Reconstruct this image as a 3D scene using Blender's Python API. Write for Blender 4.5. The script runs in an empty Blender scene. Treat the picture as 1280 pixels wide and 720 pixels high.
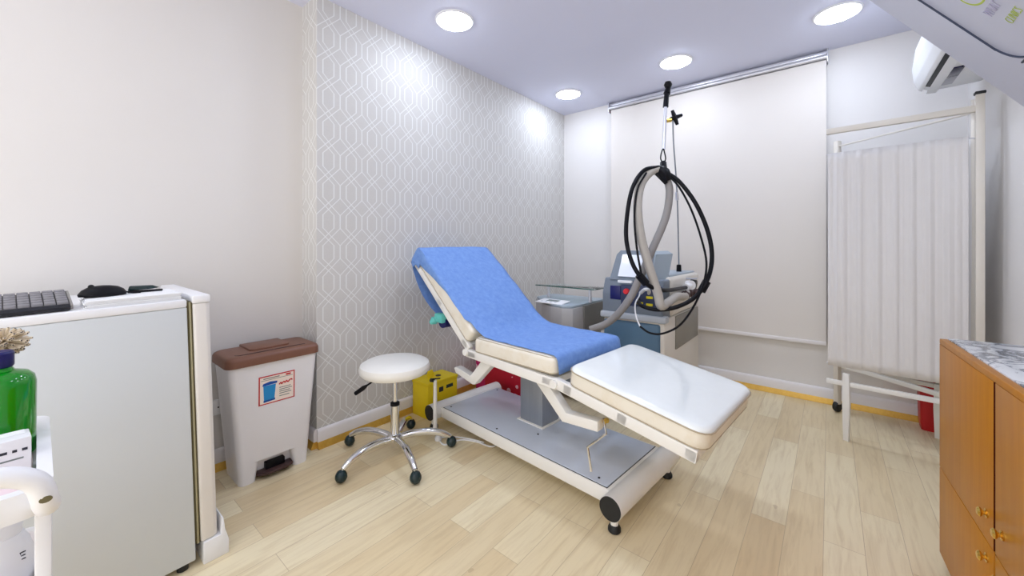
import bpy, bmesh, math, random
from mathutils import Vector, Matrix, Euler
random.seed(7)
S = bpy.context.scene
COL = S.collection
PI = math.pi
def R(d): return math.radians(d)

# ------------------------------------------------------------------ camera numbers (1280x720 frame)
F, CX, CY, H = 485.0, 640.0, 306.5, 1.25
YAW = math.atan(397/485)
sn, cs = math.sin(YAW), math.cos(YAW)
def ray(px, py):
    a = (px-CX)/F; b = -(py-CY)/F
    return Vector((-sn+a*cs, cs+a*sn, b))
def W(px, py, zd): return Vector((0, 0, H)) + ray(px, py)*zd
def onx(px, py, x):
    r = ray(px, py); return Vector((0, 0, H)) + r*(x/r.x)
def ony(px, py, y):
    r = ray(px, py); return Vector((0, 0, H)) + r*(y/r.y)
def onz(px, py, z):
    r = ray(px, py); return Vector((0, 0, H)) + r*((z-H)/r.z)
def onplane(px, py, p0, n):
    r = ray(px, py); o = Vector((0, 0, H)); return o + r*((p0-o).dot(n)/r.dot(n))

# ------------------------------------------------------------------ materials
def lin(c):
    return tuple(((v/255)/12.92 if v/255 <= .04045 else (((v/255)+.055)/1.055)**2.4) for v in c)
MATS = {}
def mat(name, rgb, rough=.5, metal=0, var=.04, scale=18, bump=0, bscale=200, spec=None, coat=0, trans=0, ior=1.45, emit=None, estr=0):
    if name in MATS: return MATS[name]
    m = bpy.data.materials.new(name); m.use_nodes = True
    nt = m.node_tree; N = nt.nodes; L = nt.links
    b = N['Principled BSDF']
    c = lin(rgb)
    tc = N.new('ShaderNodeTexCoord')
    nz = N.new('ShaderNodeTexNoise'); nz.inputs['Scale'].default_value = scale; nz.inputs['Detail'].default_value = 4
    L.new(tc.outputs['Object'], nz.inputs['Vector'])
    mx = N.new('ShaderNodeMix'); mx.data_type = 'RGBA'
    mx.inputs[6].default_value = tuple(v*(1-var) for v in c)+(1,)
    mx.inputs[7].default_value = tuple(min(1, v*(1+var)) for v in c)+(1,)
    L.new(nz.outputs['Fac'], mx.inputs[0]); L.new(mx.outputs[2], b.inputs['Base Color'])
    b.inputs['Roughness'].default_value = rough; b.inputs['Metallic'].default_value = metal
    if spec is not None: b.inputs['Specular IOR Level'].default_value = spec
    b.inputs['Coat Weight'].default_value = coat
    b.inputs['Transmission Weight'].default_value = trans; b.inputs['IOR'].default_value = ior
    if emit:
        b.inputs['Emission Color'].default_value = lin(emit)+(1,); b.inputs['Emission Strength'].default_value = estr
    if bump:
        n2 = N.new('ShaderNodeTexNoise'); n2.inputs['Scale'].default_value = bscale; n2.inputs['Detail'].default_value = 3
        L.new(tc.outputs['Object'], n2.inputs['Vector'])
        bp = N.new('ShaderNodeBump'); bp.inputs['Strength'].default_value = bump; bp.inputs['Distance'].default_value = .004
        L.new(n2.outputs['Fac'], bp.inputs['Height']); L.new(bp.outputs['Normal'], b.inputs['Normal'])
    MATS[name] = m
    return m

class G:
    """tiny node-graph expression helper"""
    def __init__(s, name):
        s.m = bpy.data.materials.new(name); s.m.use_nodes = True
        s.nt = s.m.node_tree; s.N = s.nt.nodes; s.L = s.nt.links; s.b = s.N['Principled BSDF']
        s.tc = s.N.new('ShaderNodeTexCoord')
        sx = s.N.new('ShaderNodeSeparateXYZ'); s.L.new(s.tc.outputs['Object'], sx.inputs[0])
        s.x, s.y, s.z = sx.outputs
    def math(s, op, a, b=None, c=None, clamp=False):
        n = s.N.new('ShaderNodeMath'); n.operation = op; n.use_clamp = clamp
        for i, v in enumerate((a, b, c)):
            if v is None: continue
            if isinstance(v, (int, float)): n.inputs[i].default_value = v
            else: s.L.new(v, n.inputs[i])
        return n.outputs[0]
    def vec(s, x, y, z):
        n = s.N.new('ShaderNodeCombineXYZ')
        for i, v in enumerate((x, y, z)):
            if isinstance(v, (int, float)): n.inputs[i].default_value = v
            else: s.L.new(v, n.inputs[i])
        return n.outputs[0]
    def noise(s, vec, scale, detail=4, rough=.5, dist=0):
        n = s.N.new('ShaderNodeTexNoise'); s.L.new(vec, n.inputs['Vector'])
        n.inputs['Scale'].default_value = scale; n.inputs['Detail'].default_value = detail
        n.inputs['Roughness'].default_value = rough; n.inputs['Distortion'].default_value = dist
        return n.outputs['Fac']
    def mix(s, f, a, b, blend='MIX'):
        n = s.N.new('ShaderNodeMix'); n.data_type = 'RGBA'; n.blend_type = blend
        for i, v in ((0, f), (6, a), (7, b)):
            if isinstance(v, (int, float)): n.inputs[i].default_value = v
            elif isinstance(v, tuple): n.inputs[i].default_value = v+(1,)
            else: s.L.new(v, n.inputs[i])
        return n.outputs[2]
    def bump(s, h, strength=.2, dist=.003):
        n = s.N.new('ShaderNodeBump'); n.inputs['Strength'].default_value = strength; n.inputs['Distance'].default_value = dist
        s.L.new(h, n.inputs['Height']); s.L.new(n.outputs[0], s.b.inputs['Normal'])
    def ramp(s, f, stops):
        n = s.N.new('ShaderNodeValToRGB'); s.L.new(f, n.inputs[0])
        e = n.color_ramp.elements
        while len(e) < len(stops): e.new(.5)
        for k, (p, c) in zip(e, stops): k.position = p; k.color = c+(1,)
        return n.outputs[0]
    def out(s, col, rough=.5, metal=0):
        s.L.new(col, s.b.inputs['Base Color'])
        if isinstance(rough, (int, float)): s.b.inputs['Roughness'].default_value = rough
        else: s.L.new(rough, s.b.inputs['Roughness'])
        if isinstance(metal, (int, float)): s.b.inputs['Metallic'].default_value = metal
        else: s.L.new(metal, s.b.inputs['Metallic'])
        return s.m

def floor_mat():
    g = G('oak_planks')
    n = g.N.new('ShaderNodeTexBrick'); g.L.new(g.vec(g.math('ADD', g.y, .31), g.math('ADD', g.x, .02), 0), n.inputs['Vector'])
    n.offset = .37; n.offset_frequency = 2
    n.inputs['Scale'].default_value = 1; n.inputs['Mortar Size'].default_value = .0011; n.inputs['Mortar Smooth'].default_value = .3
    n.inputs['Brick Width'].default_value = .92; n.inputs['Row Height'].default_value = .132; n.inputs['Bias'].default_value = -.1
    n.inputs['Color1'].default_value = lin((244, 229, 192))+(1,); n.inputs['Color2'].default_value = lin((222, 195, 146))+(1,)
    n.inputs['Mortar'].default_value = lin((188, 164, 124))+(1,)
    v = g.vec(g.math('MULTIPLY', g.x, 26), g.math('MULTIPLY', g.y, 2.2), n.outputs['Color'])
    gr = g.noise(v, 1.6, 6, .6, .7)
    c = g.mix(g.math('MULTIPLY', g.math('SUBTRACT', gr, .45, clamp=True), 1.6, clamp=True), n.outputs['Color'], lin((190, 160, 108)))
    v2 = g.vec(g.math('MULTIPLY', g.x, 5), g.math('MULTIPLY', g.y, 1.1), 0)
    bl = g.noise(v2, 1.5, 3)
    c = g.mix(g.math('MULTIPLY', bl, .28), c, lin((247, 236, 206)))
    kn = g.noise(g.vec(g.math('MULTIPLY', g.x, 9), g.math('MULTIPLY', g.y, 4.5), 3.3), 1.3, 2)
    c = g.mix(g.math('MULTIPLY', g.math('GREATER_THAN', kn, .76), .25), c, lin((150, 118, 74)))
    g.bump(gr, .05, .002)
    g.b.inputs['Coat Weight'].default_value = .12; g.b.inputs['Coat Roughness'].default_value = .22
    return g.out(c, .38)

def wallpaper_mat():
    g = G('trellis_wallpaper')
    P, V = .15, .193
    y = g.math('SUBTRACT', g.y, 1.118); y = g.math('ADD', y, g.math('MULTIPLY', g.x, 1.0))   # runs round the outer corner too
    z = g.math('ADD', g.z, .145)
    def tri(ph):
        t = g.math('FRACT', g.math('ADD', g.math('DIVIDE', z, 2*V), ph))
        a = g.math('ABSOLUTE', g.math('SUBTRACT', g.math('MULTIPLY', t, 2), 1))       # 1..0..1
        return g.math('ADD', g.math('MULTIPLY', g.math('SUBTRACT', a, .5), 1.75), .5, clamp=True)
    best = None
    for ph in (0, .5):
        u = tri(ph)
        f = g.math('MULTIPLY', g.math('SUBTRACT', g.math('MULTIPLY', u, .73), .23), P)
        for sg in (1, -1):
            d = g.math('SUBTRACT', y, g.math('MULTIPLY', f, sg))
            d = g.math('ABSOLUTE', g.math('WRAP', d, P/2, -P/2))
            best = d if best is None else g.math('MINIMUM', best, d)
    line = g.math('SUBTRACT', 1, g.math('DIVIDE', g.math('SUBTRACT', best, .0026), .0016), clamp=True)
    w1 = g.noise(g.vec(g.math('MULTIPLY', g.x, 30), g.math('MULTIPLY', g.y, 30), g.math('MULTIPLY', g.z, 700)), 1, 2)
    w2 = g.noise(g.vec(g.math('MULTIPLY', g.x, 700), g.math('MULTIPLY', g.y, 700), g.math('MULTIPLY', g.z, 30)), 1, 2)
    lin_ = g.math('MULTIPLY', g.math('ADD', w1, w2), .5)
    base = g.mix(lin_, lin((196, 193, 189)), lin((216, 213, 209)))
    c = g.mix(line, base, lin((231, 231, 229)))
    g.bump(g.math('ADD', line, g.math('MULTIPLY', lin_, .4)), .15, .001)
    return g.out(c, g.math('SUBTRACT', .62, g.math('MULTIPLY', line, .10)), 0)

def wood_mat():
    g = G('honey_wood')
    v = g.vec(g.math('MULTIPLY', g.x, 30), g.math('MULTIPLY', g.y, 30), g.math('MULTIPLY', g.z, 2.0))
    n = g.noise(v, 1.2, 5, .6, .4)
    c = g.mix(n, lin((172, 102, 5)), lin((202, 134, 18)))
    g.b.inputs['Specular IOR Level'].default_value = .35
    return g.out(c, .38)
def marble_mat():
    g = G('white_marble')
    n = g.noise(g.tc.outputs['Object'], 5.5, 8, .65, 1.4)
    v = g.math('ABSOLUTE', g.math('SUBTRACT', n, .5))
    c = g.ramp(v, [(0, lin((120, 124, 132))), (.02, lin((160, 164, 172))), (.06, lin((238, 240, 243))), (1, lin((247, 248, 250)))])
    k = g.noise(g.tc.outputs['Object'], 1.7, 3)
    c2 = g.mix(g.math('MULTIPLY', g.math('GREATER_THAN', k, .56), .8), c, lin((245, 246, 249)))
    return g.out(c2, .2)
def gold_mat():
    g = G('gold_floor_strip')
    n = g.noise(g.tc.outputs['Object'], 30, 5, .7)
    return g.out(g.mix(n, lin((190, 140, 45)), lin((236, 196, 96))), .35, .35)
def cloth_mat():
    g = G('blue_nonwoven')
    n = g.noise(g.tc.outputs['Object'], 34, 6, .7)
    n2 = g.noise(g.tc.outputs['Object'], 420, 3)
    c = g.mix(n, lin((72, 120, 200)), lin((142, 178, 234)))
    g.bump(g.math('ADD', n2, g.math('MULTIPLY', n, .6)), .35, .003)
    return g.out(c, .75)
def vinyl_mat():
    g = G('cream_vinyl')
    n = g.noise(g.tc.outputs['Object'], 9, 5, .6)
    c = g.mix(g.math('MULTIPLY', g.math('SUBTRACT', n, .5, clamp=True), 1.8, clamp=True), lin((236, 230, 217)), lin((212, 194, 158)))
    cr = g.noise(g.vec(g.math('MULTIPLY', g.x, 10), g.math('MULTIPLY', g.y, 3), g.math('MULTIPLY', g.z, 2)), 2.2, 3)
    g.bump(cr, .3, .012)
    return g.out(c, .36)
def florals_mat():
    g = G('crimson_florals')
    v = g.N.new('ShaderNodeTexVoronoi'); g.L.new(g.tc.outputs['Object'], v.inputs['Vector']); v.inputs['Scale'].default_value = 17
    d = v.outputs['Distance']
    msk = g.math('GREATER_THAN', g.noise(g.tc.outputs['Object'], 6, 2), .5)
    spot = g.math('MULTIPLY', g.math('LESS_THAN', d, .36), g.math('MAXIMUM', msk, g.math('GREATER_THAN', g.z, .235)))
    n = g.noise(g.tc.outputs['Object'], 4, 2)
    c = g.mix(g.math('MAXIMUM', g.math('GREATER_THAN', n, .62), g.math('LESS_THAN', g.x, -.22)), lin((196, 14, 48)), lin((206, 28, 110)))
    return g.out(g.mix(spot, c, lin((246, 200, 214))), .5)
def brushed(name, rgb):
    g = G(name)
    n = g.noise(g.vec(g.math('MULTIPLY', g.x, 60), g.math('MULTIPLY', g.y, 60), g.math('MULTIPLY', g.z, 2)), 2, 3)
    c = lin(rgb)
    return g.out(g.mix(n, tuple(v*.9 for v in c), tuple(min(1, v*1.08) for v in c)), .36, .55)

M = dict(
 wall=mat('wall_paint', (228, 225, 223), .55, var=.012, scale=3, bump=.03, bscale=90),
 wallL=mat('wall_paint_grey', (222, 218, 214), .6, var=.012, scale=3, bump=.03, bscale=90),
 ceil=mat('ceiling_paint', (224, 226, 244), .7, var=.01, scale=2),
 skirt=mat('skirting_white', (236, 232, 232), .4, var=.02),
 white=mat('white_enamel', (238, 236, 232), .32, var=.02, spec=.5),
 whitep=mat('white_plastic', (238, 238, 240), .35, var=.015),
 binw=mat('bin_white_plastic', (236, 234, 236), .35, var=.015),
 frw=mat('fridge_side_grey', (210, 214, 216), .45, var=.015, scale=4),
 frd=mat('fridge_door_cream', (229, 224, 218), .4, var=.015),
 seal=mat('fridge_gasket', (104, 96, 66), .7, var=.15),
 brown=mat('bin_lid_brown', (122, 82, 64), .4, var=.06),
 dbrown=mat('pedal_brown', (68, 46, 44), .45, var=.05),
 red=mat('label_red', (196, 40, 44), .5), cream=mat('label_cream', (248, 232, 220), .5),
 blue=mat('label_blue', (34, 142, 206), .5), dblue=mat('label_dark_blue', (22, 78, 164), .5),
 ink=mat('print_grey', (120, 128, 126), .6), inkd=mat('print_dark', (44, 46, 56), .6),
 chrome=mat('chrome', (226, 226, 226), .12, 1, var=.02), steel=brushed('brushed_steel', (156, 162, 172)),
 alu=mat('aluminium', (216, 216, 222), .3, .5, var=.02),
 rubber=mat('black_rubber', (26, 28, 30), .55, var=.1), black=mat('black_plastic', (14, 14, 20), .42, spec=.22, var=.1),
 caster=mat('caster_dark_green', (24, 44, 46), .25, var=.1),
 seatw=mat('stool_white_vinyl', (240, 238, 232), .28, var=.02, bump=.04, bscale=60),
 vinyl=vinyl_mat(), vtop=mat('clear_white_vinyl', (240, 244, 243), .12, var=.02, coat=.3, bump=.12, bscale=7),
 pipe=mat('piping_taupe', (178, 164, 140), .5),
 plate=mat('base_plate_blue_grey', (206, 214, 228), .16, var=.02, scale=6),
 cloth=cloth_mat(), teal=mat('teal_plastic', (96, 190, 182), .4), navy=mat('navy_plastic', (20, 22, 92), .4),
 bezel=mat('machine_blue_grey', (118, 127, 138), .4, var=.04), mdark=mat('machine_dark_bay', (56, 64, 92), .4),
 mteal=mat('machine_slate_teal', (84, 116, 142), .35, var=.05), mcream=mat('machine_cream', (222, 216, 206), .4, var=.02),
 mgrey=mat('machine_light_grey', (160, 172, 182), .4, var=.02), band=mat('bumper_grey', (182, 188, 196), .4, var=.02),
 vent=None, screen=mat('screen_glass', (226, 230, 238), .08, var=.01, emit=(214, 222, 236), estr=.08),
 hose=mat('hose_grey', (178, 172, 164), .55, var=.05), hosed=mat('hose_warm_grey', (146, 142, 140), .55, var=.05),
 yellow=mat('yellow_card', (236, 208, 22), .5, var=.05), ytag=mat('yellow_tag', (240, 222, 40), .5),
 glassg=None, green=mat('green_liquid_bottle', (10, 150, 20), .06, var=.05, coat=.4, trans=.35, spec=.6),
 wood=wood_mat(), marble=marble_mat(), brass=mat('brass', (226, 190, 96), .22, 1, var=.04),
 gasket2=mat('gasket_pale', (172, 164, 130), .7, var=.1), devg=mat('device_grey', (176, 174, 174), .4), devd=mat('device_dark_grey', (120, 118, 114), .45),
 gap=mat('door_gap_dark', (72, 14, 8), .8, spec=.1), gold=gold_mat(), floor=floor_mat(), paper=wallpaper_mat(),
 blind=mat('roller_blind_cloth', (227, 221, 215), .7, var=.012, scale=4, bump=.03, bscale=300), curt=mat('screen_curtain_cloth', (224, 221, 220), .75, var=.02, bump=.05, bscale=240),
 post=mat('screen_post_cream', (222, 216, 206), .35, var=.02), ac=mat('aircon_white', (240, 242, 245), .3, var=.01),
 acgrey=mat('aircon_grey', (188, 190, 200), .35), dnavy=mat('display_navy', (22, 18, 66), .2),
 board=mat('sign_face_grey', (196, 198, 214), .35, var=.01), seam=mat('sign_seam', (62, 70, 92), .6), logog=mat('logo_green', (176, 194, 66), .5), logop=mat('logo_lilac', (186, 180, 206), .5),
 florals=florals_mat(), redp=mat('red_plastic', (190, 24, 30), .4, var=.04), redk=mat('button_red', (222, 40, 48), .4),
 lightface=mat('lamp_diffuser', (255, 255, 255), .5, var=0, emit=(226, 237, 255), estr=25), lightrim=mat('lamp_rim', (244, 244, 248), .4),
 sheetp=mat('printed_paper', (240, 241, 243), .6, var=.015), pink=mat('pink_paper', (232, 212, 216), .6, var=.03),
 bristle=mat('cream_bristle', (226, 210, 184), .7, var=.1), brtip=mat('bristle_tip', (60, 50, 52), .7),
 keyc=mat('keycap_grey', (128, 126, 130), .45, var=.06), keyb=mat('keyboard_black', (28, 30, 38), .35), keyside=mat('keyboard_side_grey', (150, 146, 142), .5),
 socket=mat('socket_white', (240, 240, 242), .35), smoke=mat('lavender_card', (206, 210, 232), .5),
)
gv = G('vent_mesh')
vv = gv.math('ADD', gv.math('SINE', gv.math('MULTIPLY', gv.y, 900)), gv.math('SINE', gv.math('MULTIPLY', gv.z, 900)))
M['vent'] = gv.out(gv.mix(gv.math('GREATER_THAN', vv, .2), lin((150, 146, 136)), lin((112, 108, 100))), .5)
gm = bpy.data.materials.new('clear_glass'); gm.use_nodes = True
_n = gm.node_tree.nodes; _b = _n['Principled BSDF']
_b.inputs['Transmission Weight'].default_value = 1; _b.inputs['Roughness'].default_value = .02; _b.inputs['IOR'].default_value = 1.35
_t = _n.new('ShaderNodeTexNoise'); _mx = _n.new('ShaderNodeMix'); _mx.data_type = 'RGBA'
_mx.inputs[6].default_value = (.80, .93, .88, 1); _mx.inputs[7].default_value = (.84, .95, .90, 1)
gm.node_tree.links.new(_t.outputs['Fac'], _mx.inputs[0]); gm.node_tree.links.new(_mx.outputs[2], _b.inputs['Base Color'])
M['glassg'] = gm
M['glassedge'] = mat('glass_edge_green', (38, 84, 76), .15)

# ------------------------------------------------------------------ mesh builder
def catmull(pts, n=6, closed=False):
    pts = [Vector(p) for p in pts]
    if len(pts) < 3 or n <= 1: return pts
    out = []; k = len(pts)
    rng = k if closed else k-1
    for i in range(rng):
        p0 = pts[(i-1) % k] if (closed or i > 0) else pts[0]*2-pts[1]
        p1 = pts[i]; p2 = pts[(i+1) % k]
        p3 = pts[(i+2) % k] if (closed or i+2 < k) else pts[-1]*2-pts[-2]
        for j in range(n):
            t = j/n
            out.append(.5*((2*p1)+(p2-p0)*t+(2*p0-5*p1+4*p2-p3)*t*t+(3*p1-p0-3*p2+p3)*t**3))
    if not closed: out.append(pts[-1])
    return out

class B:
    def __init__(s): s.bm = bmesh.new()
    def _add(s, tb, mx=None):
        if mx is not None: bmesh.ops.transform(tb, matrix=mx, verts=tb.verts)
        me = bpy.data.meshes.new('tmp'); tb.to_mesh(me); tb.free()
        s.bm.from_mesh(me); bpy.data.meshes.remove(me); return s
    def box(s, x0, x1, y0, y1, z0, z1, bev=0, seg=2, mx=None):
        tb = bmesh.new()
        bmesh.ops.create_cube(tb, size=1)
        bmesh.ops.transform(tb, matrix=Matrix.Translation(((x0+x1)/2, (y0+y1)/2, (z0+z1)/2)) @ Matrix.Diagonal((abs(x1-x0), abs(y1-y0), abs(z1-z0), 1)), verts=tb.verts)
        if bev: bmesh.ops.bevel(tb, geom=tb.edges[:], offset=bev, segments=seg, profile=.5, affect='EDGES', clamp_overlap=True)
        return s._add(tb, mx)
    def prism(s, poly, axis, a0, a1, bev=0, seg=2, mx=None):
        """poly of 2-D points; axis 'x': (y,z); 'y': (x,z); 'z': (x,y)"""
        tb = bmesh.new()
        def mk(p, a):
            return {'x': (a, p[0], p[1]), 'y': (p[0], a, p[1]), 'z': (p[0], p[1], a)}[axis]
        v0 = [tb.verts.new(mk(p, a0)) for p in poly]; v1 = [tb.verts.new(mk(p, a1)) for p in poly]
        k = len(poly)
        tb.faces.new(v0); tb.faces.new(v1[::-1])
        for i in range(k): tb.faces.new((v0[i], v1[i], v1[(i+1) % k], v0[(i+1) % k]))
        bmesh.ops.recalc_face_normals(tb, faces=tb.faces[:])
        if bev: bmesh.ops.bevel(tb, geom=tb.edges[:], offset=bev, segments=seg, profile=.5, affect='EDGES', clamp_overlap=True)
        return s._add(tb, mx)
    def tube(s, pts, r, seg=10, n=6, closed=False, cap=True):
        P = catmull(pts, n, closed); k = len(P)
        rs = r if isinstance(r, (list, tuple)) else None
        tb = bmesh.new(); rings = []
        up = None
        for i, p in enumerate(P):
            a = P[(i-1) % k] if (closed or i > 0) else P[i]
            b = P[(i+1) % k] if (closed or i < k-1) else P[i]
            t = (b-a).normalized()
            if up is None:
                up = Vector((0, 0, 1)) if abs(t.z) < .9 else Vector((1, 0, 0))
            up = (up - t*up.dot(t))
            if up.length < 1e-5: up = t.orthogonal()
            up.normalize(); sd = t.cross(up)
            if rs:
                f = i/(k-1)*(len(rs)-1); j = min(int(f), len(rs)-2); rr = rs[j]+(rs[j+1]-rs[j])*(f-j)
            else: rr = r
            rings.append([tb.verts.new(p+(up*math.cos(2*PI*q/seg)+sd*math.sin(2*PI*q/seg))*rr) for q in range(seg)])
        for i in range(k if closed else k-1):
            A, C = rings[i], rings[(i+1) % k]
            for q in range(seg): tb.faces.new((A[q], A[(q+1) % seg], C[(q+1) % seg], C[q]))
        if cap and not closed: tb.faces.new(rings[0][::-1]); tb.faces.new(rings[-1])
        bmesh.ops.recalc_face_normals(tb, faces=tb.faces[:])
        return s._add(tb)
    def cyl(s, p0, p1, r, r2=None, seg=24):
        return s.tube([p0, p1], [r, r if r2 is None else r2], seg, 1)
    def lathe(s, prof, c=(0, 0, 0), seg=32, mx=None, sx=1, sy=1):
        tb = bmesh.new(); rings = []
        for r, z in prof:
            if r < 1e-6: rings.append([tb.verts.new((0, 0, z))])
            else: rings.append([tb.verts.new((r*math.cos(2*PI*q/seg)*sx, r*math.sin(2*PI*q/seg)*sy, z)) for q in range(seg)])
        for A, C in zip(rings, rings[1:]):
            for q in range(seg):
                q2 = (q+1) % seg
                if len(A) == 1 and len(C) == 1: continue
                if len(A) == 1: tb.faces.new((A[0], C[q], C[q2]))
                elif len(C) == 1: tb.faces.new((A[q], A[q2], C[0]))
                else: tb.faces.new((A[q], A[q2], C[q2], C[q]))
        if len(rings[0]) > 1: tb.faces.new(rings[0][::-1])
        if len(rings[-1]) > 1: tb.faces.new(rings[-1])
        bmesh.ops.recalc_face_normals(tb, faces=tb.faces[:])
        m = Matrix.Translation(c) if mx is None else Matrix.Translation(c) @ mx
        return s._add(tb, m)
    def loft(s, rings, cap=True):
        tb = bmesh.new(); RR = [[tb.verts.new(p) for p in r] for r in rings]; k = len(rings[0])
        for A, C in zip(RR, RR[1:]):
            for q in range(k): tb.faces.new((A[q], A[(q+1) % k], C[(q+1) % k], C[q]))
        if cap: tb.faces.new(RR[0][::-1]); tb.faces.new(RR[-1])
        bmesh.ops.recalc_face_normals(tb, faces=tb.faces[:])
        return s._add(tb)
    def grid(s, fn, nu, nv):
        tb = bmesh.new()
        V = [[tb.verts.new(fn(i/nu, j/nv)) for j in range(nv+1)] for i in range(nu+1)]
        for i in range(nu):
            for j in range(nv): tb.faces.new((V[i][j], V[i+1][j], V[i+1][j+1], V[i][j+1]))
        return s._add(tb)
    def done(s, name, m, parent=None, loc=None, ang=35):
        me = bpy.data.meshes.new(name)
        s.bm.to_mesh(me); s.bm.free()
        if loc is not None: me.transform(Matrix.Translation(-Vector(loc)))
        for p in me.polygons: p.use_smooth = True
        me.set_sharp_from_angle(angle=R(ang))
        me.materials.append(m)
        o = bpy.data.objects.new(name, me); COL.objects.link(o)
        if loc is not None: o.location = loc
        if parent is not None: o.parent = parent
        return o

def tag(o, label, cat, group=None, kind=None):
    o['label'] = label; o['category'] = cat
    if group: o['group'] = group
    if kind: o['kind'] = kind
    return o
def thing(name, label, cat, loc=(0, 0, 0), rz=0, group=None):
    o = bpy.data.objects.new(name, None); COL.objects.link(o)
    o.location = loc; o.rotation_euler = (0, 0, rz); o.empty_display_size = .1
    return tag(o, label, cat, group)
def struct(name, b, m, label, cat):
    return tag(b.done(name, m), label, cat, kind='structure')
def dup(root, loc=None, rz=None, label=None):
    r = root.copy(); COL.objects.link(r)
    if loc is not None: r.location = loc
    if rz is not None: r.rotation_euler = (0, 0, rz)
    if label: r['label'] = label
    for ch in list(root.children):
        c = ch.copy(); COL.objects.link(c); c.parent = r
        for gch in ch.children:
            d = gch.copy(); COL.objects.link(d); d.parent = c
    return r
def text_mesh(name, body, size, m, parent, mx, depth=.0008, sx=1, off=0):
    cu = bpy.data.curves.new('t', 'FONT'); cu.body = body; cu.size = size; cu.extrude = depth; cu.align_x = 'LEFT'; cu.offset = off
    to = bpy.data.objects.new('t', cu); COL.objects.link(to)
    bpy.context.view_layer.update()
    me = bpy.data.meshes.new_from_object(to.evaluated_get(bpy.context.evaluated_depsgraph_get()))
    bpy.data.objects.remove(to); bpy.data.curves.remove(cu)
    me.transform(mx @ Matrix.Diagonal((sx, 1, 1, 1)))
    me.materials.clear(); me.materials.append(m); me.name = name
    o = bpy.data.objects.new(name, me); COL.objects.link(o); o.parent = parent
    return o
def frame(o, x, y, z):
    m = Matrix.Identity(4)
    for i, a in enumerate((x, y, z)):
        a = Vector(a).normalized()
        for j in range(3): m[j][i] = a[j]
    m.translation = o
    return m

def rrect(x0, x1, y0, y1, z, r=.03, k=5):
    out = []
    for cx, cy, a0 in ((x1-r, y1-r, 0), (x0+r, y1-r, 90), (x0+r, y0+r, 180), (x1-r, y0+r, 270)):
        for i in range(k+1):
            a = R(a0+90*i/k); out.append((cx+r*math.cos(a), cy+r*math.sin(a), z))
    return out
# ================================================================== THE ROOM
XL, XP, XR, YB, YF, ZC = -2.44, -2.64, .72, 3.96, -1.7, 2.79
YC = 1.085                                                  # where the papered chimney-like projection begins
struct('floor', B().box(XP-.1, XR+.1, YF, YB+.1, -.1, 0), M['floor'], 'pale oak plank floor of the treatment room', 'floor')
struct('ceiling', B().box(XP-.1, XR+.1, YF, YB+.1, ZC, ZC+.1), M['ceil'], 'lavender white painted ceiling with round downlights', 'ceiling')
struct('wall_back', B().box(XP-.1, XR+.1, YB, YB+.1, 0, ZC), M['wall'], 'off white back wall behind the roller blind', 'wall')
struct('wall_right', B().box(XR, XR+.1, YF, YB, 0, ZC), M['wall'], 'off white right wall carrying the air conditioner', 'wall')
struct('wall_left', B().box(XP-.1, XL, YC, YB, 0, ZC), M['paper'], 'grey wallpapered left wall with pale trellis pattern', 'wall')
struct('wall_front_left', B().box(XP-.1, XP, YF, YC, 0, ZC), M['wallL'], 'plain pale grey wall behind the fridge and pedal bin', 'wall')
def skirting(name, p0, p1, nrm, label, lab2):
    """white board .11 high and a gold strip along its foot"""
    p0, p1, nrm = Vector(p0), Vector(p1), Vector(nrm)
    d = (p1-p0); ln = d.length
    m = frame(p0, d, nrm, (0, 0, 1))
    if m.to_3x3().determinant() < 0: m = frame(p1, -d, nrm, (0, 0, 1))
    prof = [(0, .042), (.018, .042), (.018, .10), (.013, .113), (.006, .118), (0, .118)]
    struct('baseboard_'+name, B().prism(prof, 'x', 0, ln, mx=m), M['skirt'], label, 'baseboard')
    struct('trim_'+name, B().prism([(0, 0), (.032, 0), (.032, .006), (.019, .042), (0, .042)], 'x', 0, ln, mx=m), M['gold'], lab2, 'trim')
skirting('left', (XL, YC, 0), (XL, YB, 0), (1, 0, 0), 'white baseboard along the papered wall', 'gold strip along the foot of the papered wall')
skirting('back', (XL, YB, 0), (XR, YB, 0), (0, -1, 0), 'white baseboard along the back wall', 'gold strip along the foot of the back wall')
skirting('front_left', (XP, YF, 0), (XP, YC, 0), (1, 0, 0), 'white baseboard behind fridge and bin', 'gold strip along the foot of the plain left wall')
skirting('return', (XP, YC, 0), (XL, YC, 0), (0, -1, 0), 'short white baseboard on the wall step beside the bin', 'short gold strip on the wall step beside the bin')

# ================================================================== CEILING LIGHTS
LP = [((-1.99, 1.81), 'round glowing downlight nearest the camera above the papered wall'),
      ((-2.06, 3.42), 'round glowing downlight in the far left ceiling corner'),
      ((-1.0, 3.39), 'round glowing downlight above the hanging hose loop'),
      ((.04, 3.36), 'round glowing downlight above the folding curtain screen'),
      ((-.95, 1.75), 'round glowing downlight over the treatment bed, just out of view'),
      ((.08, 1.7), 'round glowing downlight over the wooden cabinet, just out of view'),
      ((-1.5, -.4), 'round glowing downlight behind the camera on the left'),
      ((.0, -.4), 'round glowing downlight behind the camera on the right')]
l0 = None
for (x, y), lab in LP:
    if l0 is None:
        l0 = thing('ceiling_light', lab, 'ceiling light', (x, y, ZC), group='round ceiling downlights')
        B().lathe([(.112, -.006), (.122, -.010), (.130, -.006), (.132, 0), (.112, 0)], seg=48).done('rim', M['lightrim'], l0)
        B().lathe([(0, -.030), (.05, -.0285), (.085, -.023), (.105, -.014), (.112, -.004), (.112, -.001), (0, -.001)], seg=48).done('diffuser', M['lightface'], l0)
    else: dup(l0, (x, y, ZC), label=lab)

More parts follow.
